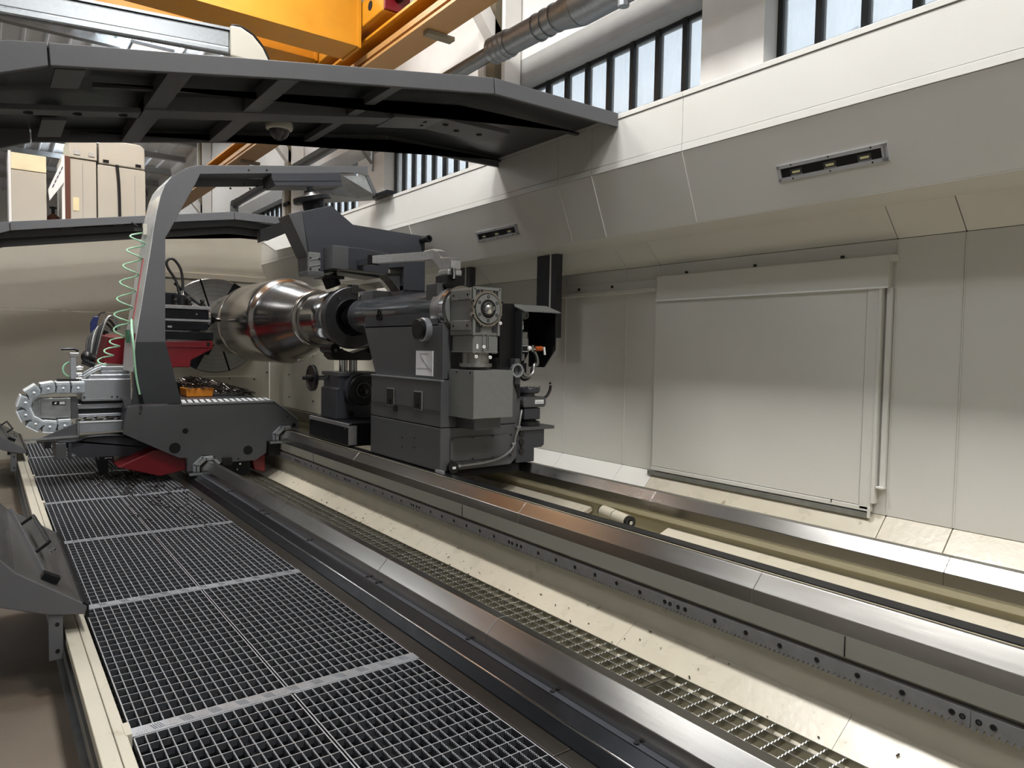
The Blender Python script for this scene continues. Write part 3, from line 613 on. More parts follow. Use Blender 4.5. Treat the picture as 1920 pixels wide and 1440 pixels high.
# chuck
ch = thing('faceplate_chuck', (AX, 12.7, AZ-.78), 'large round steel faceplate chuck with radial slots and dark jaws', 'chuck')
dsk = P('disc', MB().lathe([(-.001,0),(0,.10),(0,.77),(.015,.785),(.16,.785),(.17,.775),(.17,.3),(.45,.3)], (AX,12.52,AZ), (0,1,0), 96), CHUCKM, ch)
for r in (.42, .5, .57, .64, .70): P('groove_ring', MB().ring((AX,12.52,AZ), (0,1,0), r, r+.004, -.0012, .001, 72), STEELD, dsk)
for i in range(8):
    a = math.radians(-28)+i*PI/4; u = Vector((math.cos(a),0,math.sin(a))); t = Vector((-math.sin(a),0,math.cos(a))); c = Vector((AX,12.52,AZ))
    if i % 2 == 0: P('jaw_guide', MB().obox(c+u*.56-Vector((0,.01,0)), u*.225, t*.075, (0,.012,0)), BLOX, ch, .004)
    else: P('radial_slot', MB().obox(c+u*.52, u*.265, t*.014, (0,.003,0)), HOLE, ch)
for i in range(4):
    a = math.radians(-28)+i*PI/2; u = Vector((math.cos(a),0,math.sin(a))); t = Vector((-math.sin(a),0,math.cos(a))); c = Vector((AX,12.35,AZ))
    P('jaw', MB().obox(c+u*.42, u*.10, t*.07, (0,.16,0)), BLOX, ch, .01)
# the roll
ro = thing('steel_roll', (AX, 9.8, AZ-.54), 'turned steel roll workpiece with conical neck held between chuck and tailstock', 'workpiece')
prof = [(12.35,.30),(11.75,.30),(11.72,.31),(11.34,.43),(11.30,.455),(11.28,.455),(11.20,.45),(10.62,.45),(10.6,.46),(10.33,.50),(10.30,.525),(10.25,.535),(10.20,.53),(10.17,.52),(10.13,.535),(8.98,.535),(8.93,.533)]
prof += [(8.9,.528),(8.86,.512),(8.83,.49),(8.78,.475),(8.70,.462)]
prof += [(8.55,.438),(8.3,.392),(8.1,.352),(7.98,.334),(7.95,.33)]
P('barrel', MB().lathe([(p[0]-9.8, p[1]) for p in prof], (AX,9.8,AZ), (0,1,0), 96), TURN, ro)
P('shoulder_ring', MB().lathe([(0,.325),(-.02,.335),(-.05,.335),(-.07,.32)], (AX,7.95,AZ), (0,1,0), 80), TURN, ro)
P('neck', MB().lathe([(0,.30),(-.03,.288),(-.05,.287),(-.42,.287)], (AX,7.89,AZ), (0,1,0), 80), TURN, ro)
P('journal', MB().lathe([(0,.293),(-.30,.293),(-.32,.28)], (AX,7.46,AZ), (0,1,0), 80), POL, ro)
P('journal_band', MB().lathe([(0,.185),(-.09,.185)], (AX,7.15,AZ), (0,1,0), 40), BLOX, ro)
dr = thing('drive_ring', (AX, 7.0, AZ-.33), 'thick black ring around the roll end at the tailstock quill', 'ring')
P('ring_body', MB().ring((AX,7.0,AZ-.01), (0,1,0), .19, .325, -.03, .075, 64), DRING, dr, .015); P('clamp_lug', MB().box(AX-.03, AX+.05, 6.96, 7.08, AZ+.24, AZ+.335), DRING, dr, .01)
P('clamp_bolt', MB().cyl((AX-.04,7.0,AZ+.30), (AX+.06,7.0,AZ+.30), .015, n=10), POL, dr); P('ring_screw', MB().cyl((AX-.17,6.94,AZ+.18), (AX-.17,6.96,AZ+.18), .018, n=10), POL, dr)

# ================================================================== SLIDING GUARDS
OUT = [(4.07,3.383),(2.86,3.376),(.268,2.93),(.12,2.902),(-.05,2.85),(-.22,2.75),(-.36,2.60),(-.45,2.40),(-.49,2.1),(-.49,.95),(-.42,.66),(-.25,.42),(.041,.223),(.24,.146),(.39,.120)]
INN = [(.404,.162),(.106,.38),(.045,.455),(-.16,.66),(-.30,.86),(-.36,1.08),(-.36,2.05),(-.30,2.32),(-.18,2.55),(-.05,2.67),(.079,2.742),(.273,2.822),(1.49,3.042),(2.876,3.267),(4.07,3.275)]
def guard(ya, yb, label, cam_=False):
    g = thing('sliding_guard', (0, (ya+yb)/2, .12), label, 'guard', 'sliding machine guards')
    for y0, y1 in ((ya, ya+.03), (yb-.03, yb)):
        P('foot_side_plate', MB().prism(OUT[8:]+INN[:7], y0, y1), GUARD, g, .004)
        P('corner_side_plate', MB().prism([(.262,2.929)]+OUT[3:9]+INN[6:11]+[(.268,2.82)], y0, y1), GUARD, g, .004)
        P('roof_side_plate', MB().prism([(2.862,3.376),(.270,2.930),(.276,2.823),(1.49,3.042),(2.873,3.267)], y0, y1), GUARD, g, .004)
        P('end_side_plate', MB().prism([(4.07,3.383),(2.868,3.377),(2.879,3.268),(4.07,3.275)], y0, y1), GUARD, g, .004)
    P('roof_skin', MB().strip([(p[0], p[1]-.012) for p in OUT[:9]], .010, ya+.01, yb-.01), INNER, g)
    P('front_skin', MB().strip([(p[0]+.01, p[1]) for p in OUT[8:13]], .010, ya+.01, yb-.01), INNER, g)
    zr = lambda x: 2.822+(x-.273)*.1735 if x < 2.87 else 3.272
    for x0, x1, h in ((.80,.92,.085), (1.38,1.50,.085), (2.10,2.18,.05)):
        P('cross_rib', MB().prism([(x0,zr(x0)+.005),(x1,zr(x1)+.005),(x1,zr(x1)+h),(x0,zr(x0)+h)], ya+.03, yb-.03), GUARD, g, .003)
    ym = ya+(yb-ya)*.5
    P('spine_beam', MB().prism([(.80,zr(.8)-.006),(2.45,zr(2.45)-.006),(2.45,zr(2.45)+.10),(.80,zr(.8)+.10)], ym-.10, ym+.09), GUARD, g, .003)
    P('spine_end', MB().prism([(.0,zr(.0)-.012),(.79,zr(.79)-.012),(.79,zr(.79)+.02),(.0,zr(.0)+.02)], ym-.06, ym+.06), GUARD, g, .003)
    for x in (.22, .46, .70): P('spine_hole', MB().cyl((x,ym,zr(x)-.016), (x,ym,zr(x)+.01), .026, n=14), HOLE, g)
    P('knee_plate', MB().prism([(2.45,zr(2.45)-.01),(2.87,3.258),(3.5,3.262),(3.5,3.30),(2.87,3.30),(2.45,zr(2.45)+.03)], ym-.16, ym+.16), GUARD, g, .003)
    for x, dy in ((2.75,-.06),(2.78,.05),(2.95,-.05),(3.1,.03),(3.3,.0)): P('knee_hole', MB().cyl((x,ym+dy,zr(x)-.014 if x < 2.86 else 3.255), (x,ym+dy,3.28), .024, n=14), HOLE, g)
    for y0, y1 in ((ya+.03, ya+.5), (ym+.2, yb-.03)):
        P('clip_plate', MB().prism([(.30,2.835),(.43,2.858),(.43,2.875),(.30,2.853)], y0+.05, y1-.1), GUARD, g, .002)
        P('long_stringer', MB().prism([(.5,zr(.5)+.035),(2.86,zr(2.86)+.035),(4.05,3.31),(4.05,3.33),(2.86,3.30),(.5,zr(.5)+.06)], y1-.06, y1-.02), INNER, g)
    P('roller_foot', MB().box(4.0, 4.12, ya+.05, ya+.25, 3.373, 3.40).box(4.0, 4.12, yb-.25, yb-.05, 3.373, 3.40), BLOX, g)
    # foot panel, flap, handle, guide leg
    P('foot_panel', MB().strip([(.400,.160),(.104,.376),(.045,.449),(-.16,.654)], .012, ya+.03, yb-.03), WOODP, g)
    P('tip_lip', MB().strip([(.408,.10),(.408,.165),(.385,.185)], .01, ya, yb), BLOX, g)
    A = Vector((.235, ya+.16, .292)); B = Vector((.125, yb-.05, .372))
    P('flap_bar', MB().obox((A+B)/2, (B-A)/2, (.010,0,.012), (-.008,0,.010)), GUARD, g, .003)
    P('flap_bracket', MB().obox(A+Vector((.02,.0,.0)), (.035,0,-.02), (0,.03,0), (.008,0,.014)), BLOX, g)
    h0 = A+(B-A)*.30; h1 = A+(B-A)*.72; of = Vector((.075,0,.055))
    P('grab_handle', MB().obox((h0+h1)/2+of, (h1-h0)/2, (.008,0,.006), (-.006,0,.008)).obox(h0+of/2, of/2, (0,.012,0), (-.005,0,.007)).obox(h1+of/2, of/2, (0,.012,0), (-.005,0,.007)), BLACK, g, .004)
    for dx, dy in ((.30,.55),(.325,.62),(.31,.75)): P('panel_rivet', MB().cyl((dx,ya+(yb-ya)*dy,.222-(dx-.31)*.75), (dx+.004,ya+(yb-ya)*dy,.238-(dx-.31)*.75), .009, n=8), POL, g)
    for y in (ya+.01, yb-.25):
        P('guide_leg', MB().box(.235, .296, y, y+.02, -.09, .15), GUARD, g, .002); P('guide_leg_web', MB().box(.28, .296, y+.02, y+.2, -.09, .13), BLOX, g)
        for z in (.09, -.045): P('leg_bolt', MB().cyl((.272,y-.003,z), (.272,y+.001,z), .010, n=10), BLACK, g)
    return g
guard(4.137, 5.80, 'near charcoal C-shaped sliding guard spanning the top of the picture')
fg = guard(10.53, 12.35, 'far charcoal C-shaped sliding guard in front of the chuck')
P('inner_band', MB().prism([(-.3,2.66),(2.86,3.205),(4.0,3.20),(4.0,3.29),(2.86,3.29),(-.3,2.745)], 10.75, 10.78), GUARD, fg, .003); P('black_band', MB().prism([(-.3,2.56),(2.86,3.105),(4.0,3.10),(4.0,3.20),(2.86,3.205),(-.3,2.66)], 10.80, 10.83), BLACK, fg)  # plain black band below the inner band
dc = thing('dome_camera', (1.80, 5.38, 3.03), 'white security dome camera under the near sliding guard', 'camera')
dcx, dcy, dcz = 1.79, 5.38, 3.125
P('base_ring', MB().lathe([(.025,.095),(.0,.1),(-.02,.095),(-.028,.076),(-.024,.0)], (dcx,dcy,dcz), (0,0,1), 32), MACH, dc); P('dome', MB().sphere((dcx,dcy,dcz-.025), .074, 24, 10, -1, .02), SMOKE, dc); P('lens', MB().cyl((dcx,dcy-.015,dcz-.035), (dcx-.01,dcy-.045,dcz-.065), .025, n=14), BLACK, dc)
P('mount', MB().cyl((dcx,dcy,dcz+.025), (dcx,dcy,dcz+.10), .05, n=16), GUARD, dc)
# far guard end; the black shell paints in the dark recess under it
hb = thing('guard_end_recess', (3.5, 10.4, 2.85), 'dark recess painted in black, with a sloped cream flap, at the far guard end', 'housing')
P('painted_recess', MB().prism([(3.177,3.138),(3.529,3.308),(3.647,3.345),(3.647,3.167),(3.568,3.135),(3.191,2.965)], 10.36, 10.52), BLACK, hb); P('end_cheek', MB().box(3.555, 3.60, 10.32, 10.36, 3.13, 3.32), DARK2, hb)
P('cream_flap', MB().prism([(3.198,2.949),(3.533,3.121),(3.65,2.972),(3.619,2.938),(3.364,2.853)], 10.28, 10.32), CREAM, hb, .003)
P('gutter', MB().box(3.60, 3.75, 10.25, 10.5, 3.10, 3.12).box(3.73, 3.75, 10.25, 10.5, 3.10, 3.22).box(3.60, 3.62, 10.25, 10.5, 3.10, 3.26), MACH, hb); P('roller', MB().cyl((3.68,10.27,3.16), (3.68,10.45,3.16), .04, n=14), BLOX, hb)

# ================================================================== CARRIAGE
YC = 8.30
ca = thing('carriage', (2.0, 8.9, .1), 'grey lathe carriage straddling the front and main slideways', 'carriage')
plate = [(1.144,.554),(1.185,.841),(1.709,.845),(2.696,.848),(2.99,.614),(2.997,.515),(2.90,.515),(2.86,.56),(2.78,.56),(2.69,.47),(2.69,.39),(2.625,.39),(2.613,.252),(2.491,.174),(2.09,.178),(2.06,.20),(1.98,.272),(1.91,.272),(1.82,.19),(1.82,.105),(1.759,.105),(1.76,.256),(1.679,.262)]
P('apron_plate', MB().prism(plate, YC, YC+.035), DARK, ca, .004)
P('plate_edge_strip', MB().strip([(2.99,.616),(2.697,.850),(1.70,.846)], -.012, YC-.012, YC+.05), ANOD, ca)
for x, z, r in ((1.743,.555,.03),(1.637,.375,.058),(2.407,.298,.052),(2.939,.559,.024),(2.30,.205,.01),(1.3,.76,.008),(2.86,.66,.008)):
    P('plate_hole', MB().cyl((x,YC-.002,z), (x,YC+.001,z), r, n=28), HOLE, ca)
P('saddle', MB().prism([(1.2,.56),(1.22,.80),(2.66,.80),(2.93,.60),(2.93,.56),(2.60,.45),(2.58,.28),(2.10,.30),(2.08,.36),(1.74,.36),(1.70,.30)], YC+.035, 9.9), DARK2, ca)
P('saddle_underside', MB().prism([(1.1,.20),(1.45,.36),(1.758,.36),(1.758,.12),(1.5,.07)], 8.36, 9.4), RED, ca, .01); P('saddle_underside', MB().prism([(2.44,.30),(2.62,.24),(2.62,.02),(2.50,.05)], 8.36, 9.4), RED, ca, .01)
P('dark_gib', MB().box(2.07, 2.45, 8.37, 9.5, .02, .20), BLOX, ca); P('sensor_block', MB().box(2.12, 2.22, 8.25, 8.3, .15, .235), BLACK, ca, .004)
for x, z in ((2.33,.14),(2.30,.08)): P('pin', MB().cyl((x,8.34,z), (x,8.37,z), .012, n=8), POL, ca)
# chevron cover of the top: bright bars
gb = None
for i in range(15):
    x = 1.72+.066*i
    if gb is None: gb = P('cover_bar', MB().add([(1.72,8.31,.858),(1.762,8.31,.858),(1.83,8.75,.862),(1.788,8.75,.862),(1.72,8.31,.850),(1.762,8.31,.850),(1.83,8.75,.852),(1.788,8.75,.852)], [(0,1,2,3),(7,6,5,4),(0,4,5,1),(1,5,6,2),(2,6,7,3),(3,7,4,0)]), CHAINW, ca)
    else: part_like(gb, ca, (.066*i, 0, 0))
P('cover_floor', MB().box(1.70, 2.72, 8.34, 9.9, .80, .848), INNER, ca); P('cover_front_bead', MB().box(1.709, 2.69, 8.292, 8.31, .838, .856), ANOD, ca)
def wiper(x, z):
    for oy, s_, mt in ((YC-.012, 1.0, ANOD), (YC-.035, .72, GALVB)):
        o = .075*(1 if s_ == 1 else .55); k = .085
        line = [(x-o,z-.05),(x-o,z+.028*s_+.01),(x-o+.085,z+.0655+.05*s_),(x+.13,z+.0655+.05*s_)] + ([(x+.215,z+.03)] if s_ == 1 else [])
        w_ = P('wiper_frame', MB().strip(line, -.032, oy-.01, oy+.008), mt, ca, .003)
        for px_, pz_ in line[1:4]: P('wiper_screw', MB().cyl((px_+.014,oy-.014,pz_-.012), (px_+.014,oy-.009,pz_-.012), .008, n=8), BLACK, w_)
    P('wiper_foot', MB().box(x-.14, x+.02, YC-.10, YC+.02, z-.075, z-.052), BLACK, ca, .003); P('wiper_foot_plate', MB().box(x-.13, x+.02, YC-.105, YC-.10, z-.075, z-.048), GALVB, ca); P('wiper_block', MB().box(x-.13, x+.0, YC-.06, YC+.02, z-.22, z-.075), BLACK, ca)
wiper(1.889, .150); wiper(2.757, .442)
# cross slide, tool post
cs = thing('cross_slide', (2.0, 9.8, 1.2), 'crimson cross slide carrying the black tool post', 'cross slide')
P('slide_body', MB().prism([(1.55,1.52),(2.40,1.555),(2.40,1.44),(2.13,1.29),(2.12,1.20),(1.93,1.20),(1.70,.9),(1.55,.9)], 9.8, 10.5), RED, cs, .012)
P('slide_rib', MB().box(1.56, 2.40, 9.785, 9.81, 1.455, 1.462), RED, cs); P('lug_hole', MB().cyl((2.34,9.79,1.50), (2.34,9.802,1.50), .022, n=12), HOLE, cs)
P('rear_housing', MB().add([(1.10,9.45,1.26),(1.36,9.45,1.24),(1.36,9.45,1.565),(1.16,9.45,1.565),(1.02,9.9,1.26),(1.36,9.9,1.24),(1.36,9.9,1.60),(1.08,9.9,1.60)], [(0,1,2,3),(7,6,5,4),(0,4,5,1),(1,5,6,2),(2,6,7,3),(3,7,4,0)]), RED, cs, .006)
P('slide_column', MB().box(1.62, 2.06, 9.85, 10.45, .85, 1.0), BLOX, cs); P('slide_link', MB().box(1.36, 1.62, 9.5, 10.3, 1.3, 1.5), RED, cs)
tpz = thing('tool_post', (2.0, 10.1, 1.52), 'black layered tool post with clamp knobs pointing at the roll', 'tool post')
P('base_plate', MB().box(1.58, 2.40, 9.78, 10.4, 1.556, 1.655), BLOX, tpz, .006); P('mid_plate', MB().box(1.58, 2.33, 9.76, 10.4, 1.68, 1.775), BLOX, tpz, .006); P('mid_strip', MB().box(1.58, 2.36, 9.75, 10.4, 1.785, 1.812), RACKM, tpz, .003)
P('holder_block', MB().box(1.58, 2.34, 9.76, 10.4, 1.815, 1.935), BLOX, tpz, .006); P('top_plate', MB().box(1.58, 2.36, 9.74, 10.4, 1.94, 1.985), RACKM, tpz, .004)
P('upper_block', MB().box(1.58, 2.0, 9.95, 10.4, 1.985, 2.15), BLOX, tpz, .006); P('round_clamp', MB().cyl((2.05,9.95,1.985), (2.05,9.95,2.12), .115, n=28), BLACK, tpz)
for x in (1.95, 2.11, 2.27): P('clamp_knob', MB().lathe([(0,.035),(.03,.035),(.03,.022),(.05,.022),(.06,.034),(.085,.03),(.095,.0)], (x,9.8,1.985), (0,0,1), 16), BLACK, tpz)
P('oil_nipple', MB().cyl((2.19,9.752,1.88), (2.19,9.765,1.88), .014, n=10), POL, tpz); P('label_plate', MB().box(1.85, 1.90, 9.755, 9.765, 1.70, 1.725), GALVB, tpz)
P('tool_flange', MB().cyl((2.34,9.95,1.83), (2.385,9.95,1.83), .115, n=28), POL, tpz); P('tool_cone', MB().cyl((2.385,9.95,1.83), (2.46,9.97,1.825), .09, .04, n=24), BLACK, tpz); P('tool_tip', MB().cyl((2.46,9.97,1.825), (2.54,9.985,1.822), .035, .022, n=18), POL, tpz)
P('coolant_hose', MB().tube([(2.03,9.95,2.10),(1.99,9.95,2.30),(1.90,9.95,2.45),(1.88,9.95,2.53),(1.92,9.95,2.58),(1.98,9.95,2.56),(2.05,9.95,2.44),(2.07,9.95,2.25),(2.06,9.95,2.16)], .017, 10), CABLE, tpz); P('hose_fitting', MB().cyl((2.06,9.95,2.08), (2.06,9.95,2.18), .024, n=12), POL, tpz)
P('coolant_tube', MB().tube([(1.98,10.0,2.28),(2.10,9.98,2.16),(2.22,9.95,2.05),(2.3,9.93,2.0)], .018, 8), BLOX, tpz); P('tube_joint', MB().sphere((2.31,9.93,2.0), .035, 14, 8), BLOX, tpz)
P('rear_hose', MB().tube([(1.60,9.95,2.1),(1.63,9.95,2.25),(1.63,9.95,2.4),(1.60,9.95,2.5)], .02, 8), CABLE, tpz)

# ------------------------------------------------------------------ arch guard of the carriage
ar = thing('carriage_arch', (2.4, 8.6, .85), 'grey curved arch guard rising from the carriage to the rear hood', 'arch guard')
L_ = [(1.226,.862),(1.271,1.517),(1.418,2.467),(1.456,2.734),(1.482,2.884),(1.522,3.061),(1.561,3.172),(1.626,3.266),(1.718,3.342),(1.811,3.399),(1.905,3.429)]
R_ = [(1.709,.855),(1.55,1.523),(1.557,2.615),(1.604,2.704),(1.71,2.925),(1.782,3.07),(1.872,3.253),(1.905,3.337)]
P('post_skirt', MB().prism([L_[0],L_[1],R_[1],R_[0]], YC-.006, YC+.02), INNER, ar, .003)
P('arch_plate', MB().prism(L_[1:]+[(3.867,3.738),(3.868,3.621),(3.74,3.633),(3.518,3.605)]+R_[:0:-1], YC, YC+.02), GUARD, ar, .003)
P('inner_skin', MB().strip(R_[::-1], -.008, YC+.02, 8.62), GUARD, ar); P('arm_underside', MB().strip([(1.905,3.337),(3.74,3.633)], .006, YC+.02, 8.62), GUARD, ar)
P('arm_inner_plate', MB().prism([(1.87,3.245),(1.905,3.337),(2.70,3.46),(2.68,3.37)], 8.60, 8.62), GUARD, ar)
P('side_window', MB().strip([(1.248,1.2)]+L_[1:8], .006, YC+.02, 9.0), CLEAR, ar)
P('curved_skin', MB().strip(L_[7:]+[(3.867,3.738)], .006, YC+.02, 8.62), GUARD, ar)
P('red_stripe', MB().strip([(1.30,1.75),(1.405,2.42)], .004, 8.62, 8.70), mat('faded_red_film', (206,110,116), .4), ar); P('warning_mark', MB().box(1.262, 1.268, 8.33, 8.40, 1.53, 1.60), RED, ar)
P('green_fitting', MB().box(1.235, 1.25, 8.55, 8.75, 1.50, 1.64), mat('green_fitting_plastic', (70,130,96), .4), ar)
P('lamp_box', MB().prism([(2.668,3.404),(2.71,3.325),(3.519,3.445),(3.491,3.594),(2.668,3.464)], YC-.03, 8.6), DARK2, ar, .003); P('lamp_box_fold', MB().strip([(2.69,3.372),(3.50,3.497)], .004, YC-.036, YC-.03), BLACK, ar)
for x, z in ((2.45,3.34),(2.60,3.34),(2.52,3.30),(2.68,3.335),(2.3,3.27)): P('arm_screw', MB().cyl((x,8.593,z+.02), (x,8.60,z+.02), .012, n=8), BLACK, ar)
for x in (2.42, 2.62): P('plate_screw', MB().cyl((x,YC-.004,3.46+(x-2.42)*.16), (x,YC,3.46+(x-2.42)*.16), .012, n=8), BLACK, ar)
P('end_apron', MB().add([(3.30,8.62,3.40),(3.56,8.34,3.58),(3.86,8.32,3.63),(3.985,8.32,3.40),(3.985,8.45,3.36),(3.40,9.0,3.33),(3.31,8.64,3.40),(3.57,8.36,3.58),(3.87,8.34,3.63),(3.995,8.34,3.40),(3.995,8.47,3.36),(3.41,9.02,3.33)], [(0,1,2,3,4,5),(11,10,9,8,7,6),(0,6,7,1),(1,7,8,2),(2,8,9,3),(3,9,10,4),(4,10,11,5),(5,11,6,0)]), GALVB, ar)
P('end_edge', MB().obox((3.925,8.32,3.51), (.06,0,-.115), (0,.012,0), (.02,0,.01)), GUARD, ar); P('roller_bracket', MB().box(3.97, 4.12, 8.0, 8.5, 3.374, 3.42), BLOX, ar, .004)
for y in (8.06, 8.44): P('roller', MB().cyl((4.03,y,3.40), (4.13,y,3.40), .028, n=16), POL, ar)
# ------------------------------------------------------------------ cross feed drive with energy chain
cf = thing('cross_feed_drive', (1.0, 8.9, .45), 'grey cross feed drive housing left of the carriage arch', 'drive unit')
P('upper_box', MB().box(.832, 1.306, 8.9, 9.4, .865, 1.10), ANOD, cf, .006, label='silver grey upper box'); P('lid', MB().prism([(.90,1.10),(.92,1.15),(1.306,1.15),(1.306,1.10)], 8.93, 9.4), ANOD, cf, .008)
P('valve_bar', MB().box(1.03, 1.306, 8.98, 9.15, 1.15, 1.19).box(1.03, 1.306, 8.98, 9.15, 1.2, 1.235), ANOD, cf, .004); P('box_flange', MB().box(.84, 1.306, 8.89, 8.9, .865, .885), GALVB, cf)
for x in (.86, 1.12, 1.17): P('box_screw', MB().cyl((x,8.882,.905), (x,8.9,.905), .009, n=8), BLACK, cf)
P('slide_rails', MB().box(.80, 1.24, 8.95, 9.3, .78, .83).box(.80, 1.24, 8.95, 9.3, .69, .72), ANOD, cf, .003); P('slide_back', MB().box(.8, 1.24, 9.0, 9.3, .68, .86), INNER, cf)
P('motor', MB().prism([(.40,.70),(.38,.74),(.40,.86),(.46,.905),(.735,.905),(.735,.695)], 8.88, 9.1), GALVB, cf, .006, label='ribbed grey motor cover'); P('motor_flange', MB().box(.735, .80, 8.88, 9.12, .68, .905), DARK, cf, .004)
for i in range(4): P('cooling_fin', MB().box(.40+.022*i, .408+.022*i, 8.868, 8.88, .70, .865+.012*i), GALVB, cf)
st = P('sticker', MB().box(.565, .685, 8.872, 8.88, .835, .872), BLACK, cf); P('sticker_print', MB().box(.63, .678, 8.870, 8.872, .857, .866).box(.63, .678, 8.870, 8.872, .841, .851).obox((.595,8.871,.853), (.008,0,.008), (0,.001,0), (.004,0,-.004)), WHITE, st)
P('side_panel', MB().prism([(1.24,.56),(1.24,.86),(1.20,.90),(1.306,.865),(1.306,.55)], 8.86, 8.9), ANOD, cf, .004)
P('lower_tray', MB().box(.80, 1.23, 8.82, 9.2, .53, .645), ANOD, cf, .004); P('tray_bead', MB().box(.80, 1.23, 8.81, 8.83, .64, .652), WHITE, cf); P('tray_end', MB().box(1.215, 1.24, 8.80, 9.2, .53, .72), ANOD, cf, .003)
for i in range(4): P('tray_slat', MB().obox((.86+.105*i,8.98,.665), (.012,0,0), (.03,.14,0), (0,0,.004)), ANOD, cf)
P('gusset', MB().prism([(.43,.487),(.80,.50),(.80,.655)], 8.80, 8.82), DARK, cf, .003); P('gusset_edge', MB().strip([(.30,.475),(.79,.49),(.80,.66)], .02, 8.78, 8.83), GALVB, cf)
hubs = [(.797,1.01),(.662,1.01),(.53,1.006),(.405,.968),(.332,.868),(.332,.742),(.415,.644),(.538,.609),(.67,.615)]
ec_ = thing('energy_chain', (.55, 8.9, .55), 'light grey plastic energy chain bent in a U around the motor', 'energy chain')
for i, (x, z) in enumerate(hubs):
    a, b = hubs[max(0, i-1)], hubs[min(len(hubs)-1, i+1)]; d = Vector((b[0]-a[0],0,b[1]-a[1])).normalized(); nrm = Vector((-d.z,0,d.x)); c = Vector((x,8.84,z))
    lk = P('link', MB().obox(c, d*.064, nrm*.056, (0,.02,0)), CHAINM, ec_, .012); P('link_far_side', MB().obox(c+Vector((0,.26,0)), d*.064, nrm*.056, (0,.02,0)), CHAINM, ec_, .012)
    for r in (.045, .030): P('link_ring', MB().ring(c-Vector((0,.02,0)), (0,1,0), r-.004, r, -.003, .001, 24), CHAINM, lk)
    P('link_pin', MB().sphere(c-Vector((0,.02,0)), .014, 12, 6), CHAINW, lk); P('link_stop', MB().obox(c+d*.064-Vector((0,.0215,0)), nrm*.03+d*.008, d*.004, (0,.001,0)), BLACK, lk)
    P('link_lid', MB().obox(c+(nrm*(-.060))+Vector((0,.13,0)), d*.062, nrm*.008, (0,.15,0)), CHAINW, ec_, .006)
    if i > 4: P('inner_lid', MB().obox(c+(nrm*.060)+Vector((0,.13,0)), d*.058, nrm*.008, (0,.15,0)), CHAINW, ec_, .006)
am = thing('outrigger', (.95, 8.8, .28), 'dark grey outrigger under the cross feed drive reaching over the walkway', 'outrigger')
P('arm_plate', MB().prism([(.60,.47),(.80,.475),(.90,.505),(1.20,.50),(1.76,.30),(1.72,.26),(.78,.285),(.715,.36),(.715,.475)], 8.68, 8.72), DARK2, am, .004); P('arm_body', MB().prism([(.60,.46),(1.25,.48),(1.76,.30),(1.2,.30),(.75,.33)], 8.72, 9.2), DARK2, am)
P('end_box', MB().box(.575, .665, 8.62, 9.1, .285, .455), DARK, am, .004); P('end_rib', MB().box(.685, .715, 8.64, 8.72, .28, .45), DARK2, am); P('arm_conduit', MB().tube([(.60,8.66,.465),(.72,8.66,.46),(.80,8.66,.475),(.87,8.66,.50),(1.1,8.66,.505),(1.25,8.66,.475),(1.5,8.66,.40)], .014, 8), BLOX, am)
P('side_bracket', MB().box(.48, .54, 8.7, 8.9, .40, .46).box(.42, .60, 8.7, 8.9, .46, .47), BLACK, am); P('bottom_roller', MB().box(.98, 1.12, 8.8, 9.0, .22, .28), BLACK, am); P('added_roller_shine', MB().cyl((1.03,8.79,.25), (1.10,8.79,.25), .015, n=10), POL, am)  # small polished cylinder stands in for the shine on the roller
P('guide_foot', MB().prism([(.96,.30),(1.10,.30),(1.10,.0),(1.02,.0),(.98,.2)], 9.1, 9.2), DARK2, am)
# hose bundle and manifold
hv = thing('valve_manifold', (.78, 9.0, 1.07), 'silver valve manifold with black lever on the drive housing', 'manifold')
P('post', MB().box(.745, .80, 9.0, 9.06, 1.07, 1.36), ANOD, hv, .006); P('fittings', MB().cyl((.80,9.03,1.15), (.86,9.03,1.15), .025, n=12).cyl((.80,9.03,1.22), (.86,9.03,1.22), .025, n=12).cyl((.80,9.03,1.10), (.85,9.03,1.10), .022, n=12), POL, hv)
P('post_cap', MB().box(.735, .83, 8.99, 9.07, 1.34, 1.385), POL, hv, .006); P('base_plate', MB().box(.62, .82, 8.95, 9.1, 1.083, 1.102), BLACK, hv); P('lever', MB().tube([(.82,9.0,1.40),(.78,9.0,1.425),(.66,9.0,1.42)], .012, 6), BLOX, hv)
P('connector_cluster', MB().sphere((.90,9.02,1.34), .06, 12, 8).cyl((.86,9.02,1.30), (.97,9.02,1.25), .04, n=10).cyl((.86,9.02,1.38), (.98,9.02,1.32), .035, n=10), BLACK, hv)
def arc_tube(p, q, lift, r, m, name, parent, n=14, side=0):
    p, q = Vector(p), Vector(q); pts = [p.lerp(q, t/n)+Vector((side*math.sin(PI*t/n), 0, lift*math.sin(PI*t/n))) for t in range(n+1)]
    return P(name, MB().tube(pts, r, 8), m, parent)
hs_ = thing('hose_bundle', (1.0, 9.2, 1.3), 'bundle of black hydraulic hoses curving into the crimson housing', 'hoses')
for i in range(6):
    arc_tube((.90+.02*i,9.05+.03*i,1.36), (1.12+.03*i,9.44,1.60+.012*i), .10+.035*i, .015, [CABLE, CABLE, BRAID, CABLE, CABLE, BRAID][i], 'hose', hs_, side=-.05+.012*i)
for i in range(3): arc_tube((.86,9.0,1.10+.03*i), (1.08,9.02,1.22+.02*i), .02, .016, [BRAID, ANOD, BRAID][i], 'silver_hose', hs_)
P('green_loop', MB().tube([(.80+.09*math.cos(t*.35)-.03,9.08,1.2+.085*math.sin(t*.35)) for t in range(5, 15)], .010, 8), GREENH, hs_)
gr_ = thing('air_gun', (1.0, 9.5, 1.55), 'navy blue air gun hanging behind the hose bundle', 'air gun')
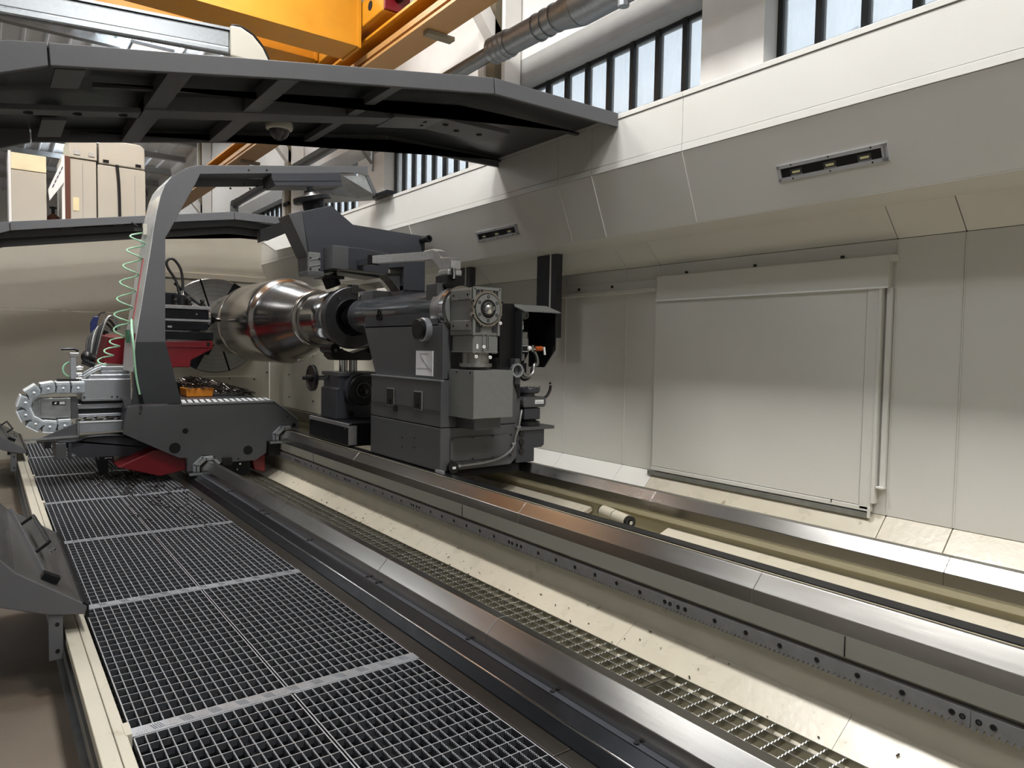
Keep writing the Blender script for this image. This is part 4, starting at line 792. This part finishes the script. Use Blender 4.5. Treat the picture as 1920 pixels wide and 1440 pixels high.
P('grip', MB().prism([(.985,1.60),(1.03,1.60),(1.075,1.80),(1.02,1.80),(1.0,1.76),(.985,1.72)], 9.5, 9.54), BLUE, gr_, .008); P('nozzle', MB().tube([(1.06,9.52,1.79),(1.09,9.52,1.84),(1.14,9.52,1.855)], .008, 6), BLOX, gr_)
sh = thing('spiral_air_hose', (1.2, 8.75, .9), 'pale green spiral air hose dangling beside the arch post', 'hose')
path = [(1.386,2.73),(1.36,2.58),(1.32,2.42),(1.285,2.24),(1.255,2.06),(1.225,1.88),(1.20,1.72),(1.165,1.56),(1.12,1.46),(1.06,1.36),(1.0,1.25)]
pts = []; NT = 10
for k in range(NT*16+1):
    t = k/(NT*16); u = t*(len(path)-1); i = min(int(u), len(path)-2); f = u-i
    x = path[i][0]*(1-f)+path[i+1][0]*f; z = path[i][1]*(1-f)+path[i+1][1]*f; th = 2*PI*NT*t; r = .082 if t < .62 else .058
    pts.append((x+r*math.cos(th), 8.75+r*math.sin(th), z+.01*math.sin(th)))
P('coil', MB().tube(pts, .0085, 6), GREENH, sh)
P('tail', MB().tube([(1.275,8.6,1.75),(1.255,8.45,1.66),(1.24,8.28,1.52),(1.26,8.27,1.2),(1.29,8.27,1.0),(1.31,8.27,.92)], .011, 6), GREENH, sh); P('coupling', MB().cyl((1.303,8.265,.965), (1.32,8.262,.865), .016, n=10), BLOX, sh)
P('hook', MB().box(1.33, 1.47, 8.70, 8.74, 2.72, 2.75).tube([(1.30,8.72,2.80),(1.36,8.72,2.76)], .014, 6), BLACK, sh); P('hook_block', MB().box(1.41, 1.45, 8.69, 8.75, 2.68, 2.80), MACH, sh)
# swarf on the carriage and chip bin
ob = T('chip_bin', MB().prism([(1.98,.852),(2.28,.852),(2.30,.955),(1.97,.955)], 9.35, 9.7), AMBER, 'small orange chip bin on the carriage top', 'bin', bev=.006)
sw = MB(); sd_ = MB()
for i in range(760):
    u = random.random(); x = 1.99+.78*u; y = 9.3+random.random()*.45; zt = 1.075-.19*u**1.6; z = .865+(zt-.865)*random.random()**.6 if x > 2.3 else .955+(zt-.945)*random.random()
    a = random.gauss(-.15, .5); e = random.gauss(-.25, .25); l = random.uniform(.03, .13); d = Vector((math.cos(a)*math.cos(e), math.sin(a)*math.cos(e), math.sin(e)))*l
    q = Vector((x,y,z)); nn_ = Vector((random.gauss(0,.02),random.gauss(0,.02),random.uniform(0,.02)))
    (sw if random.random() < .45 else sd_).tube([q-d/2, q+nn_, q+d/2], random.uniform(.003,.006), 4)
T('swarf_heap', sw, SWARF, 'heap of bright steel swarf spilling over the orange chip bin', 'swarf', kind='stuff', fix=False); T('dark_swarf_heap', sd_, SWARFD, 'dark oily strands in the swarf heap on the carriage', 'swarf', kind='stuff', fix=False)
sw = MB()
def curl(mb, x, y, z, R, n, r):
    a0 = random.random()*6; ax = random.random()*6; mb.tube([(x+R*math.cos(a0+k*.7)+.012*k*math.cos(ax), y+R*math.sin(a0+k*.7)+.012*k*math.sin(ax), z+.004+.006*(k % 3)) for k in range(n)], r, 4)
for i in range(70):
    x = min(1.62, max(.6, random.gauss(1.35, .22))); y = random.gauss(7.9, .75); curl(sw, x, max(5.6, y), .004, random.uniform(.01,.03), random.randint(5,11), .003)
T('walkway_swarf', sw, SWARFD, 'dark curls of swarf scattered on the gratings below the carriage', 'swarf', kind='stuff', fix=False)
sw = MB()
for i in range(60): curl(sw, random.uniform(1.0,1.62), random.gauss(9.0,.35), .004, random.uniform(.01,.03), random.randint(6,12), .004)
T('bright_walkway_swarf', sw, SWARF, 'bright curls of swarf on the gratings beside the crimson saddle', 'swarf', kind='stuff', fix=False)

# ================================================================== TAILSTOCK
ts = thing('tailstock', (3.2, 5.4, .50), 'dark grey tailstock with barrel and quill on the main bed', 'tailstock')
P('base', MB().prism([(2.90,.515),(2.90,.862),(3.66,.862),(3.66,.575),(3.60,.52)], 4.86, 6.13), DARK, ts, .006)
P('base_front_cover', MB().box(2.99, 3.60, 4.845, 4.86, .59, .78), DARK, ts, .003)
for x, z in ((3.0,.77),(3.2,.775),(3.4,.775),(3.585,.775),(3.0,.60),(3.2,.60),(3.4,.60),(3.585,.60)): P('cover_screw', MB().cyl((x,4.838,z), (x,4.846,z), .008, n=8), BLACK, ts)
P('middle_body', MB().prism([(2.90,.868),(2.905,1.243),(3.60,1.243),(3.66,1.1),(3.66,.868)], 4.86, 6.13), DARK, ts, .006)
P('body_top_edge', MB().box(2.898, 2.93, 4.86, 6.13, 1.236, 1.248), ANOD, ts)
P('upper_body', MB().prism([(4.885,1.248),(4.885,1.70),(6.36,1.70),(6.10,1.248)], 2.93, 3.30, 'x'), DARK, ts, .01)
for y in (5.22, 5.72):
    w_ = P('pocket_lit_rim', MB().box(2.893, 2.902, y-.07, y+.07, .98, 1.14), ALU, ts, .003); P('pocket_shade', MB().box(2.890, 2.894, y-.055, y+.062, .992, 1.13), HOLE, w_); P('pocket_bolt', MB().cyl((2.884,y-.005,1.03), (2.892,y-.005,1.03), .016, n=10), BLOX, w_)  # pale rim and black face paint a lit recess with its dark inside
P('small_socket', MB().box(2.892, 2.902, 5.60, 5.66, .94, .99), BLACK, ts); P('side_seam', MB().box(2.896, 2.90, 4.87, 6.12, .995, .997), BLOX, ts)
for y, z in ((5.28,.74),(5.5,.72),(5.28,.66),(5.5,.64)): P('side_screw', MB().cyl((2.895,y,z), (2.901,y,z), .007, n=8), BLACK, ts)
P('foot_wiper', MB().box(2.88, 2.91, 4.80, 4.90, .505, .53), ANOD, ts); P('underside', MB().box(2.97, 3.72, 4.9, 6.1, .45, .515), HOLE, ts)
bar = P('barrel', MB().lathe([(0,.172),(1.62,.172),(1.67,.168)], (AX,5.05,AZ), (0,1,0), 56), BARREL, ts, label='glossy dark grey cylindrical barrel'); P('barrel_cap', MB().lathe([(-.05,.178),(.0,.185),(.1,.185),(.12,.172)], (AX,4.98,AZ), (0,1,0), 56), RACKM, bar)
P('barrel_saddle', MB().box(2.93, 3.28, 4.95, 6.35, 1.66, 1.80), DARK2, ts, .02)
P('flange_ring', MB().ring((AX,4.90,AZ), (0,1,0), .10, .192, -.03, .03, 56), POL, ts); P('flange_disc', MB().cyl((AX,4.86,AZ), (AX,4.90,AZ), .165, n=48), ALU, ts)
P('quill', MB().lathe([(0,.13),(.16,.13),(.18,.125),(.30,.12)], (AX,6.72,AZ), (0,1,0), 48), POL, ts, label='polished steel quill'); P('barrel_nose', MB().ring((AX,6.70,AZ), (0,1,0), .12, .168, -.01, .05, 48), DARK2, ts)
P('emblem', MB().ring((2.924,6.02,AZ+.01), (1,0,0), .024, .030, -.004, .004, 20).ring((2.924,5.995,AZ-.035), (1,0,0), .024, .030, -.004, .004, 20).ring((2.924,6.045,AZ-.035), (1,0,0), .024, .030, -.004, .004, 20), BLOX, ts)
P('nose_key', MB().box(3.0, 3.2, 6.32, 6.66, AZ+.13, AZ+.235), DARK, ts, .008); P('key_bolt', MB().cyl((2.99,6.6,AZ+.20), (3.01,6.6,AZ+.20), .02, n=10), POL, ts)
P('rear_key', MB().box(2.95, 3.02, 5.02, 5.20, AZ+.08, AZ+.215), DARK, ts, .006)
P('oil_glass', MB().lathe([(0,.097),(.045,.097),(.052,.09)], (2.93,5.148,1.65), (-1,0,0), 36), ANOD, ts); P('oil_glass_cap', MB().lathe([(0,.085),(.045,.085),(.05,.08)], (2.885,5.148,1.65), (-1,0,0), 36), BLACK, ts)
pp = P('drawing_sheet', MB().box(2.922, 2.928, 5.03, 5.31, 1.27, 1.475), PAPER, ts, label='white paper sheet with a faint diagram'); P('sheet_lines', MB().obox((2.921,5.15,1.37), (0,.085,.07), (0,-.0015,.0018), (.0006,0,0)).obox((2.921,5.13,1.36), (0,.085,.05), (0,-.0012,.0018), (.0006,0,0)).box(2.9205, 2.922, 5.05, 5.29, 1.328, 1.331).box(2.9205, 2.922, 5.1, 5.24, 1.45, 1.453), INK, pp)
# gearbox
gx = thing('angle_gearbox', (3.1, 4.68, 1.40), 'grey cast right-angle gearbox on the tailstock front', 'gearbox')
GX0, GX1, GY = 2.975, 3.225, 4.52
P('gear_case', MB().box(GX0, GX1, GY+.012, 4.86, 1.60, 1.965), ALU, gx, .012); P('lower_case', MB().box(GX0+.012, GX1-.005, GY+.02, 4.84, 1.475, 1.60), ALU, gx, .008)
P('corner_frame', MB().box(GX0, GX0+.022, GY, GY+.02, 1.60, 1.965).box(GX1-.022, GX1, GY, GY+.02, 1.60, 1.965).box(GX0, GX1, GY, GY+.02, 1.945, 1.965), ALU, gx, .005)
for x in (GX0+.046, GX1-.044):
    for z in (1.915, 1.66): P('casting_pocket', MB().box(x-.026, x+.026, GY+.008, GY+.0135, z-.035, z+.035), INNER, gx, .006)
cc = Vector((3.098, GY, 1.805))
fl = MB(); n = 64; ring_o = []
for i in range(n):
    a = 2*PI*i/n; lobe = max(0, math.cos(8*(a-PI/8)))**3; ring_o.append((cc.x+(.136+.022*lobe)*math.cos(a), cc.z+(.136+.022*lobe)*math.sin(a)))
fl.prism(ring_o, GY-.012, GY+.02); P('lobed_flange', fl, mat('tan_cast_flange', (116,110,100), .5, .3, .06, 22), gx, .002)
for i in range(8):
    a = PI/8+i*PI/4; P('flange_hole', MB().cyl((cc.x+.145*math.cos(a),GY-.014,cc.z+.145*math.sin(a)), (cc.x+.145*math.cos(a),GY-.011,cc.z+.145*math.sin(a)), .0095, n=12), HOLE, gx)
P('groove', MB().ring(cc, (0,1,0), .112, .119, -.0135, -.011, 48), HOLE, gx); P('bearing_cover', MB().cyl(cc-Vector((0,.018,0)), cc, .112, n=48), ALU, gx); P('shaft_gap', MB().ring(cc, (0,1,0), .052, .070, -.0195, -.017, 40), HOLE, gx)
P('shaft', MB().sphere(cc-Vector((.004,.014,.0)), .048, 20, 10), POL, gx); P('shaft_key', MB().box(cc.x+.018, cc.x+.058, GY-.024, GY-.016, cc.z-.008, cc.z+.02), ALU, gx)
for i in range(6):
    a = PI/2+i*PI/3; P('cover_bolt', MB().ring((cc.x+.092*math.cos(a),GY-.018,cc.z+.092*math.sin(a)), (0,1,0), .007, .012, -.002, .002, 16), BLOX, gx)
for x, z in ((GX0+.006,1.815),(GX1-.004,1.70),(3.07,1.515),(3.0,1.44),(3.13,1.435)): P('drain_plug', MB().ring((x,GY-.004,z), (0,1,0), .005, .013, -.008, .002, 16), WHITE, gx); 
for x in (3.075, 3.115, 3.13): P('rib', MB().box(x-.004, x+.004, GY+.01, GY+.02, 1.50, 1.66), ALU, gx)
for z in (1.91, 1.675):
    w_ = P('side_pad', MB().box(GX0-.010, GX0+.002, GY+.03, 4.83, z-.038, z+.042), ALUB, gx, .008)
    for y in (GY+.07, 4.79): P('pad_hole', MB().cyl((GX0-.0115,y,z), (GX0-.009,y,z), .010, n=12), HOLE, w_)
P('lower_flange', MB().box(GX0+.01, GX1-.004, GY+.018, 4.85, 1.468, 1.48), ALU, gx, .003)
for x in (GX0+.03, 3.06, 3.12, 3.18, GX1-.02): P('flange_bolt', MB().cyl((x,GY+.03,1.462), (x,GY+.03,1.47), .008, n=8), POL, gx)
P('motor_neck', MB().cyl((3.10,4.67,1.385), (3.10,4.67,1.468), .105, n=40), ALUB, gx); P('neck_flange', MB().cyl((3.10,4.67,1.358), (3.10,4.67,1.385), .128, n=40), ALUB, gx); P('neck_seal', MB().cyl((3.10,4.67,1.345), (3.10,4.67,1.358), .11, n=32), BLACK, gx); P('sight_label', MB().box(3.018, 3.034, GY+.016, GY+.02, 1.50, 1.535), PAPER, gx)
mb_ = thing('motor_cover', (3.16, 4.68, .96), 'light grey box cover below the gearbox on the tailstock', 'cover')
P('cover_shell', MB().box(2.975, 3.345, 4.50, 4.86, .965, 1.335), ALU, mb_, .004); P('side_sheet', MB().box(2.9725, 2.975, 4.50, 4.86, .962, 1.332), ALU, mb_)
for y in (4.55, 4.74): P('cover_screw', MB().cyl((2.968,y,1.315), (2.973,y,1.315), .008, n=8), BLACK, mb_)
P('cover_support', MB().box(3.05, 3.3, 4.6, 4.87, .868, .965), DARK, mb_)
# rear pillar with shelf, servo motor
rp_ = thing('tailstock_bracket', (3.85, 4.95, .50), 'dark bolted bracket with shelf at the tailstock rear', 'bracket')
P('bracket_plate', MB().prism([(3.67,.52),(3.67,.80),(3.98,.80),(3.98,.66),(3.95,.64),(3.87,.64),(3.87,.52)], 4.88, 5.1), DARK2, rp_, .005); P('shelf', MB().box(3.66, 4.08, 4.86, 5.12, .80, .828), DARK, rp_, .004)
for z, r in ((.77,.026),(.70,.026),(.66,.012),(.62,.026)): P('bracket_bolt', MB().cyl((3.725,4.868,z), (3.725,4.882,z), r, n=16), BLACK, rp_)
P('pillar', MB().box(3.66, 3.72, 4.90, 5.3, .828, 1.42), DARK, rp_, .004); P('cable_port', MB().box(3.655, 3.70, 4.88, 4.9, 1.08, 1.20), HOLE, rp_); P('ring_port', MB().ring((3.66,4.87,1.32), (0,1,0), .045, .06, -.01, .02, 28), ANOD, rp_)
sv = thing('servo_motor', (3.87, 4.98, .83), 'dark servo motor standing on the tailstock bracket shelf', 'motor')
P('mount_disc', MB().cyl((3.86,4.98,.83), (3.86,4.98,.865), .115, n=32), BLACK, sv); P('mount_neck', MB().lathe([(0,.10),(.02,.07)], (3.86,4.98,.865), (0,0,1), 28), BLACK, sv); P('body', MB().prism([(3.77,.885),(3.77,.99),(3.95,.99),(3.95,.885)], 4.90, 5.06), DARK2, sv, .012); P('gear_head', MB().prism([(3.755,.995),(3.745,1.02),(3.745,1.06),(3.765,1.085),(3.985,1.085),(4.0,1.06),(4.0,1.02),(3.985,.995)], 4.885, 5.08), DARK, sv, .01)
P('neck', MB().cyl((3.86,4.98,1.085), (3.86,4.98,1.12), .065, n=24), DARK, sv); P('top_flange', MB().lathe([(0,.085),(.01,.10),(.04,.105),(.05,.10)], (3.87,4.98,1.115), (0,0,1), 28), DARK2, sv)
P('name_plate', MB().box(3.87, 3.965, 4.878, 4.885, 1.025, 1.06), PAPER, sv); P('plate_print', MB().box(3.88, 3.955, 4.876, 4.878, 1.036, 1.041), INK, sv)
for x in (3.80, 3.88, 3.94): P('top_bolt', MB().cyl((x,4.90,1.165), (x,4.90,1.18), .009, n=8), POL, sv)
P('whip_hose', MB().tube([(3.98,4.95,1.06),(4.05,4.95,1.08),(4.09,4.95,1.13),(4.10,4.95,1.18)], .013, 8), CABLE, sv); P('whip_tip', MB().sphere((4.095,4.95,1.20), .012, 8, 6), BLACK, sv)
# valve box
vb = thing('valve_box', (3.9, 5.1, 1.28), 'black open valve box with slanted grey roof at the tailstock rear', 'valve box')
P('back_plate', MB().prism([(3.60,1.36),(3.60,1.90),(4.11,1.90),(4.11,1.50),(4.0,1.295),(3.70,1.295)], 5.28, 5.30), BLACK, vb)
P('side_plate', MB().prism([(4.88,1.82),(5.0,1.885),(5.28,1.90),(5.28,1.34),(5.05,1.34),(4.88,1.40)], 3.71, 3.722, 'x'), INNER, vb, .002); P('far_side_plate', MB().prism([(4.90,1.82),(5.28,1.90),(5.28,1.34),(5.05,1.34),(4.90,1.50)], 4.10, 4.112, 'x'), BLACK, vb)
P('roof', MB().add([(3.715,4.86,1.835),(4.125,4.86,1.835),(4.10,5.03,1.895),(3.69,5.03,1.895),(3.715,4.86,1.825),(4.125,4.86,1.825),(4.10,5.03,1.885),(3.69,5.03,1.885)], [(0,1,2,3),(7,6,5,4),(0,4,5,1),(1,5,6,2),(2,6,7,3),(3,7,4,0)]), ALU, vb); P('roof_back', MB().box(3.56, 4.11, 5.03, 5.30, 1.885, 1.897), INNER, vb)
P('tower_side', MB().prism([(3.545,1.35),(3.535,1.885),(3.69,1.895),(3.715,1.83),(3.72,1.40),(3.66,1.345)], 4.97, 4.985), BLACK, vb, .003, label='slanted side sheet painted black for its shade')  # black puts the shading of this sheet into its colour
P('gauge', MB().ring((3.79,4.95,1.80), (0,1,0), .026, .036, -.015, .02, 28).cyl((3.79,4.95,1.80), (3.79,4.97,1.80), .03, n=24), ALU, vb)
P('regulator', MB().box(3.80, 3.87, 5.0, 5.1, 1.60, 1.655).box(3.81, 3.88, 5.0, 5.1, 1.535, 1.60), ALUB, vb, .006); P('filter', MB().box(3.76, 3.84, 5.0, 5.1, 1.40, 1.465).cyl((3.79,5.05,1.33), (3.79,5.05,1.40), .028, n=16), ALUB, vb, .004); P('valve', MB().box(3.77, 3.845, 4.98, 5.08, 1.485, 1.53), BLACK, vb, .004); P('valve_frame', MB().box(3.755, 3.86, 4.975, 4.985, 1.478, 1.487).box(3.755, 3.86, 4.975, 4.985, 1.528, 1.537), ANOD, vb)
P('valve_knob', MB().sphere((3.875,4.98,1.51), .022, 12, 8), WHITE, vb); P('tee', MB().box(3.90, 3.925, 4.98, 5.03, 1.48, 1.54).cyl((3.86,5.0,1.51), (3.95,5.0,1.51), .016, n=10), POL, vb)
sp_ = MB()
for i in range(6): sp_.ring((3.96+.013*i,5.0,1.51), (1,0,0), .006, .022, -.004, .004, 14)
P('orange_fitting', sp_, ORANGE, vb); P('white_lever', MB().obox((4.045,4.98,1.49), (.006,0,-.035), (0,.006,0), (.008,0,.001)), WHITE, vb)
P('bulb_column', MB().cyl((3.775,4.96,1.675), (3.775,4.96,1.715), .011, n=10).cyl((3.775,4.96,1.72), (3.775,4.96,1.745), .009, n=10).cyl((3.775,4.96,1.755), (3.775,4.96,1.77), .007, n=10), CHAINW, vb); P('blue_cylinder', MB().cyl((3.815,5.05,1.67), (3.815,5.05,1.76), .02, n=14), mat('blue_grey_glass', (84,98,116), .2), vb); P('lower_unit', MB().box(3.75, 3.86, 5.0, 5.12, 1.295, 1.38), BLACK, vb)
for i, (r, m_) in enumerate(((.013, BRAID), (.011, BRAID), (.010, CABLE))):
    P('looped_hose', MB().tube([(3.92+.012*i,4.96+.03*i,1.48),(3.94+.012*i,4.95+.03*i,1.43),(3.945+.012*i,4.95+.03*i,1.37),(3.90+.01*i,4.94+.03*i,1.37-.02*i),(3.88+.01*i,4.93+.03*i,1.30-.02*i),(3.83,4.93+.03*i,1.27-.02*i),(3.78,4.93+.03*i,1.285-.01*i),(3.765,4.93+.03*i,1.33)], r, 8), m_, vb)
P('support_column', MB().box(3.78, 3.86, 5.12, 5.3, .828, 1.30), BLACK, vb)
# conduit along the tailstock base
cd = thing('armoured_conduit', (3.4, 4.83, .53), 'silver armoured conduit curving along the tailstock base front', 'conduit')
P('conduit', MB().tube([(3.06,4.83,.555),(3.15,4.83,.557),(3.27,4.83,.562),(3.40,4.83,.575),(3.50,4.83,.60),(3.57,4.83,.64),(3.605,4.83,.69),(3.62,4.83,.75),(3.64,4.83,.80),(3.66,4.83,.86),(3.68,4.84,.93),(3.70,4.85,.98)], .011, 8), BRAID, cd); P('end_gland', MB().cyl((3.03,4.83,.554), (3.07,4.83,.556), .015, n=10), ANOD, cd); P('terminal_box', MB().cyl((3.0,4.81,.545), (3.0,4.85,.545), .045, n=20), BLACK, cd); P('terminal_label', MB().box(2.985, 3.015, 4.803, 4.81, .537, .555), WHITE, cd)
for x, z in ((3.27,.562),(3.605,.70),(3.655,.84)): P('clip', MB().box(x-.018, x+.018, 4.822, 4.86, z-.008, z+.008), ANOD, cd)
# galvanised clamp arm on the tailstock
ga = thing('galvanised_clamp_arm', (3.3, 6.0, 2.0), 'galvanised square tube arm with cast head above the tailstock barrel', 'clamp arm')
q0, q1 = Vector((3.16,6.62,2.372)), Vector((3.13,5.45,2.295)); d_ = (q1-q0)
P('tube', MB().obox((q0+q1)/2, d_/2, Vector((.034,-.001,0)), Vector((0,0,.038))), GALVL, ga, .003); P('end_sleeve', MB().obox(q0-d_*.02, d_*.04, Vector((.046,0,0)), Vector((0,0,.052))), BLACK, ga, .006); P('sleeve_link', MB().box(3.13, 3.19, 6.64, 6.97, 2.34, 2.40), DARK2, ga)
P('cast_head', MB().prism([(5.50,2.25),(5.50,2.345),(5.34,2.345),(5.26,2.32),(5.20,2.26),(5.06,2.25),(5.03,2.22),(5.03,2.15),(5.20,2.14),(5.30,2.22),(5.36,2.25)], 3.085, 3.185, 'x'), GALVL, ga, .012)
P('cast_foot', MB().box(3.06, 3.20, 5.04, 5.20, 2.10, 2.15), GALVL, ga, .012); P('clamp_lever', MB().tube([(3.10,5.02,2.15),(3.095,5.0,2.10),(3.085,4.99,2.06)], .017, 8), BLACK, ga); P('black_block', MB().box(3.05, 3.21, 5.03, 5.22, 2.02, 2.10), BLACK, ga, .004); P('block_base', MB().box(3.0, 3.24, 4.98, 5.26, 1.995, 2.02), BLOX, ga, .003); P('block_seat', MB().box(3.03, 3.22, 5.0, 5.24, 1.93, 1.995), DARK2, ga)

# ================================================================== LOWER STEADY
sr = thing('roller_steady', (3.1, 7.2, .50), 'black roller steady with handwheels under the roll journal', 'steady rest')
P('base_block', MB().prism([(2.87,.515),(2.87,.735),(2.90,.745),(3.50,.745),(3.50,.515)], 6.55, 7.62), BLOX, sr, .006); P('base_edge', MB().box(2.862, 2.90, 6.56, 7.6, .70, .738), RACKM, sr, .003); P('base_notch', MB().box(2.866, 2.95, 6.545, 6.56, .53, .72), RACKM, sr)
for y in (6.62, 7.58): P('base_screw', MB().cyl((2.858,y,.69), (2.866,y,.69), .014, n=8), POL, sr)
P('body', MB().prism([(2.915,.745),(2.915,1.06),(2.945,1.07),(2.945,1.225),(3.45,1.225),(3.45,.745)], 6.98, 7.40), DARK2, sr, .008); P('top_plate', MB().box(2.93, 3.46, 6.97, 7.42, 1.19, 1.232), DARK, sr, .004); P('front_boss', MB().cyl((3.16,6.90,1.05), (3.16,7.0,1.05), .17, n=40), DARK2, sr)
P('handwheel', MB().lathe([(0,.0),(0,.14),(-.015,.155),(-.04,.16),(-.05,.15),(-.045,.08),(-.06,.075)], (3.16,6.90,1.05), (0,1,0), 48), BLACK, sr); P('handwheel_scale', MB().ring((3.16,6.85,1.05), (0,1,0), .047, .078, -.008, .0, 36), CHAINM, sr); P('handwheel_hub', MB().lathe([(0,.046),(-.02,.046),(-.03,.02)], (3.16,6.85,1.05), (0,1,0), 28), BLACK, sr)
P('side_shaft', MB().cyl((2.79,7.25,1.165), (2.95,7.25,1.165), .025, n=16), POL, sr)
wh = P('side_handwheel', MB().ring((2.76,7.25,1.165), (-1,0,0), .105, .138, -.02, .02, 44).cyl((2.78,7.25,1.165), (2.70,7.25,1.165), .035, n=20), BLACK, sr, .006)
P('wheel_web', MB().lathe([(0,.03),(.012,.105),(.018,.105),(.012,.03)], (2.765,7.25,1.165), (-1,0,0), 40), BLACK, wh); P('wheel_grip', MB().cyl((2.69,7.25,1.165), (2.66,7.25,1.165), .02, n=12), BLACK, wh)
for x in (3.085, 3.195): P('lift_post', MB().cyl((x,7.2,1.225), (x,7.2,1.40), .045, n=24), POL, sr)
P('roller_cradle', MB().prism([(2.90,1.40),(2.95,1.355),(3.36,1.355),(3.41,1.40),(3.41,1.475),(3.33,1.49),(3.15,1.43),(2.97,1.49),(2.90,1.475)], 7.10, 7.30), BLACK, sr, .01)
for x in (2.935, 3.37): P('roller', MB().cyl((x,7.06,1.475), (x,7.36,1.475), .052, n=28), BLOX, sr); P('roller_pin', MB().cyl((x,7.045,1.455), (x,7.10,1.455), .022, n=16), POL, sr)
P('centre_pin', MB().cyl((3.02,7.09,1.46), (3.02,7.11,1.46), .02, n=12), POL, sr); P('column_bolt', MB().ring((3.08,6.975,.80), (0,1,0), .01, .026, -.01, .01, 20), BLOX, sr)

# ================================================================== OVERHEAD ARM
oa = thing('overhead_steady_arm', (3.6, 7.3, .50), 'dark slate overhead steady arm with hydraulic head above the journal', 'steady arm')
P('arm_plate', MB().prism([(2.708,2.44),(2.63,2.87),(2.941,2.972),(3.187,2.802),(4.064,2.771),(4.072,2.15),(3.80,2.14),(3.80,2.40),(3.50,2.36),(3.50,2.255),(2.96,2.295),(2.83,2.235),(2.72,2.25)], 7.20, 7.55), DARK2, oa, .006)
P('head_side', MB().add([(2.50,7.23,2.83),(2.64,7.20,2.885),(2.815,7.20,2.47),(2.70,7.23,2.43),(2.50,7.55,2.83),(2.64,7.55,2.885),(2.815,7.55,2.47),(2.70,7.55,2.43)], [(0,1,2,3),(7,6,5,4),(0,4,5,1),(1,5,6,2),(2,6,7,3),(3,7,4,0)]), DARK, oa, .004)
cl_ = P('column', MB().box(3.80, 4.072, 7.21, 7.54, .50, 2.2), DARK2, oa, .006); P('gusset', MB().prism([(3.58,2.33),(3.80,2.33),(3.80,2.14),(3.70,2.25)], 7.3, 7.5), DARK, oa)
P('front_box', MB().box(2.855, 3.03, 6.95, 7.2, 2.29, 2.525), DARK, oa, .005); P('beam_box', MB().prism([(3.0,2.30),(3.0,2.52),(3.16,2.53),(3.50,2.50),(3.50,2.28)], 6.98, 7.22), DARK2, oa, .005)
P('silver_cover', MB().box(2.685, 2.81, 7.15, 7.2, 2.265, 2.46), ALU, oa, .006)
for i in range(2): P('cover_fold', MB().obox((2.747,7.147,2.33+.065*i), (.06,0,.014), (0,.003,0), (-.001,0,.004)), ANOD, oa)
for x in (2.70, 2.795):
    for z in (2.29, 2.40): P('cover_screw', MB().cyl((x,7.142,z), (x,7.15,z), .010, n=8), BLACK, oa)
P('foot_plate', MB().box(2.655, 2.83, 7.10, 7.35, 2.215, 2.265), DARK, oa, .005)
da = Vector((.24,0,-1)).normalized(); hc = Vector((2.83,7.36,2.915))
P('hydraulic_cylinder', MB().lathe([(0,.115),(-.10,.115)], hc, da, 36), BLOX, oa); P('cap_disc', MB().lathe([(-.10,.19),(-.11,.2),(-.15,.2),(-.16,.19),(-.17,.10),(-.20,.07),(-.22,.07),(-.225,.0)], hc, da, 44), BLACK, oa); P('cap_nut', MB().lathe([(-.22,.035),(-.26,.03),(-.265,.0)], hc, da, 8), BLOX, oa)
P('ram', MB().lathe([(0,.085),(.13,.085),(.14,.075)], (2.97,7.33,2.26), (.10,-.02,-.25), 36), BLOX, oa); P('ram_collar', MB().box(2.86, 3.10, 7.22, 7.46, 2.215, 2.25), BLACK, oa)
P('pin_handle', MB().cyl((4.02,7.22,2.72), (4.02,7.06,2.72), .035, n=18), BLACK, oa); P('pin_end', MB().ring((4.02,7.06,2.72), (0,1,0), .022, .04, -.03, .01, 20), BLOX, oa)
for x, z in ((3.6,2.79),(3.85,2.782)): P('top_screw', MB().cyl((x,7.3,z), (x,7.3,z+.012), .012, n=8), BLACK, oa)

# small chips lying about on the chute and the ways
ck = MB()
for i in range(64):
    y = random.uniform(1.2, 7.8); t = random.random(); x = 2.62+.17*t; z = -.071+.134*t*.87+.004
    a = random.uniform(0, PI); l = random.choice((.002,.003,.004,.008))
    ck.obox((x, y, z), (l*math.cos(a)*.8, l*math.sin(a), l*math.cos(a)*.5), (-.003*math.sin(a), .003*math.cos(a), 0), (-.001, 0, .0015))
T('chute_chips', ck, SWARFD, 'tiny dark chips stuck along the cream chute', 'chips', kind='stuff', fix=False)
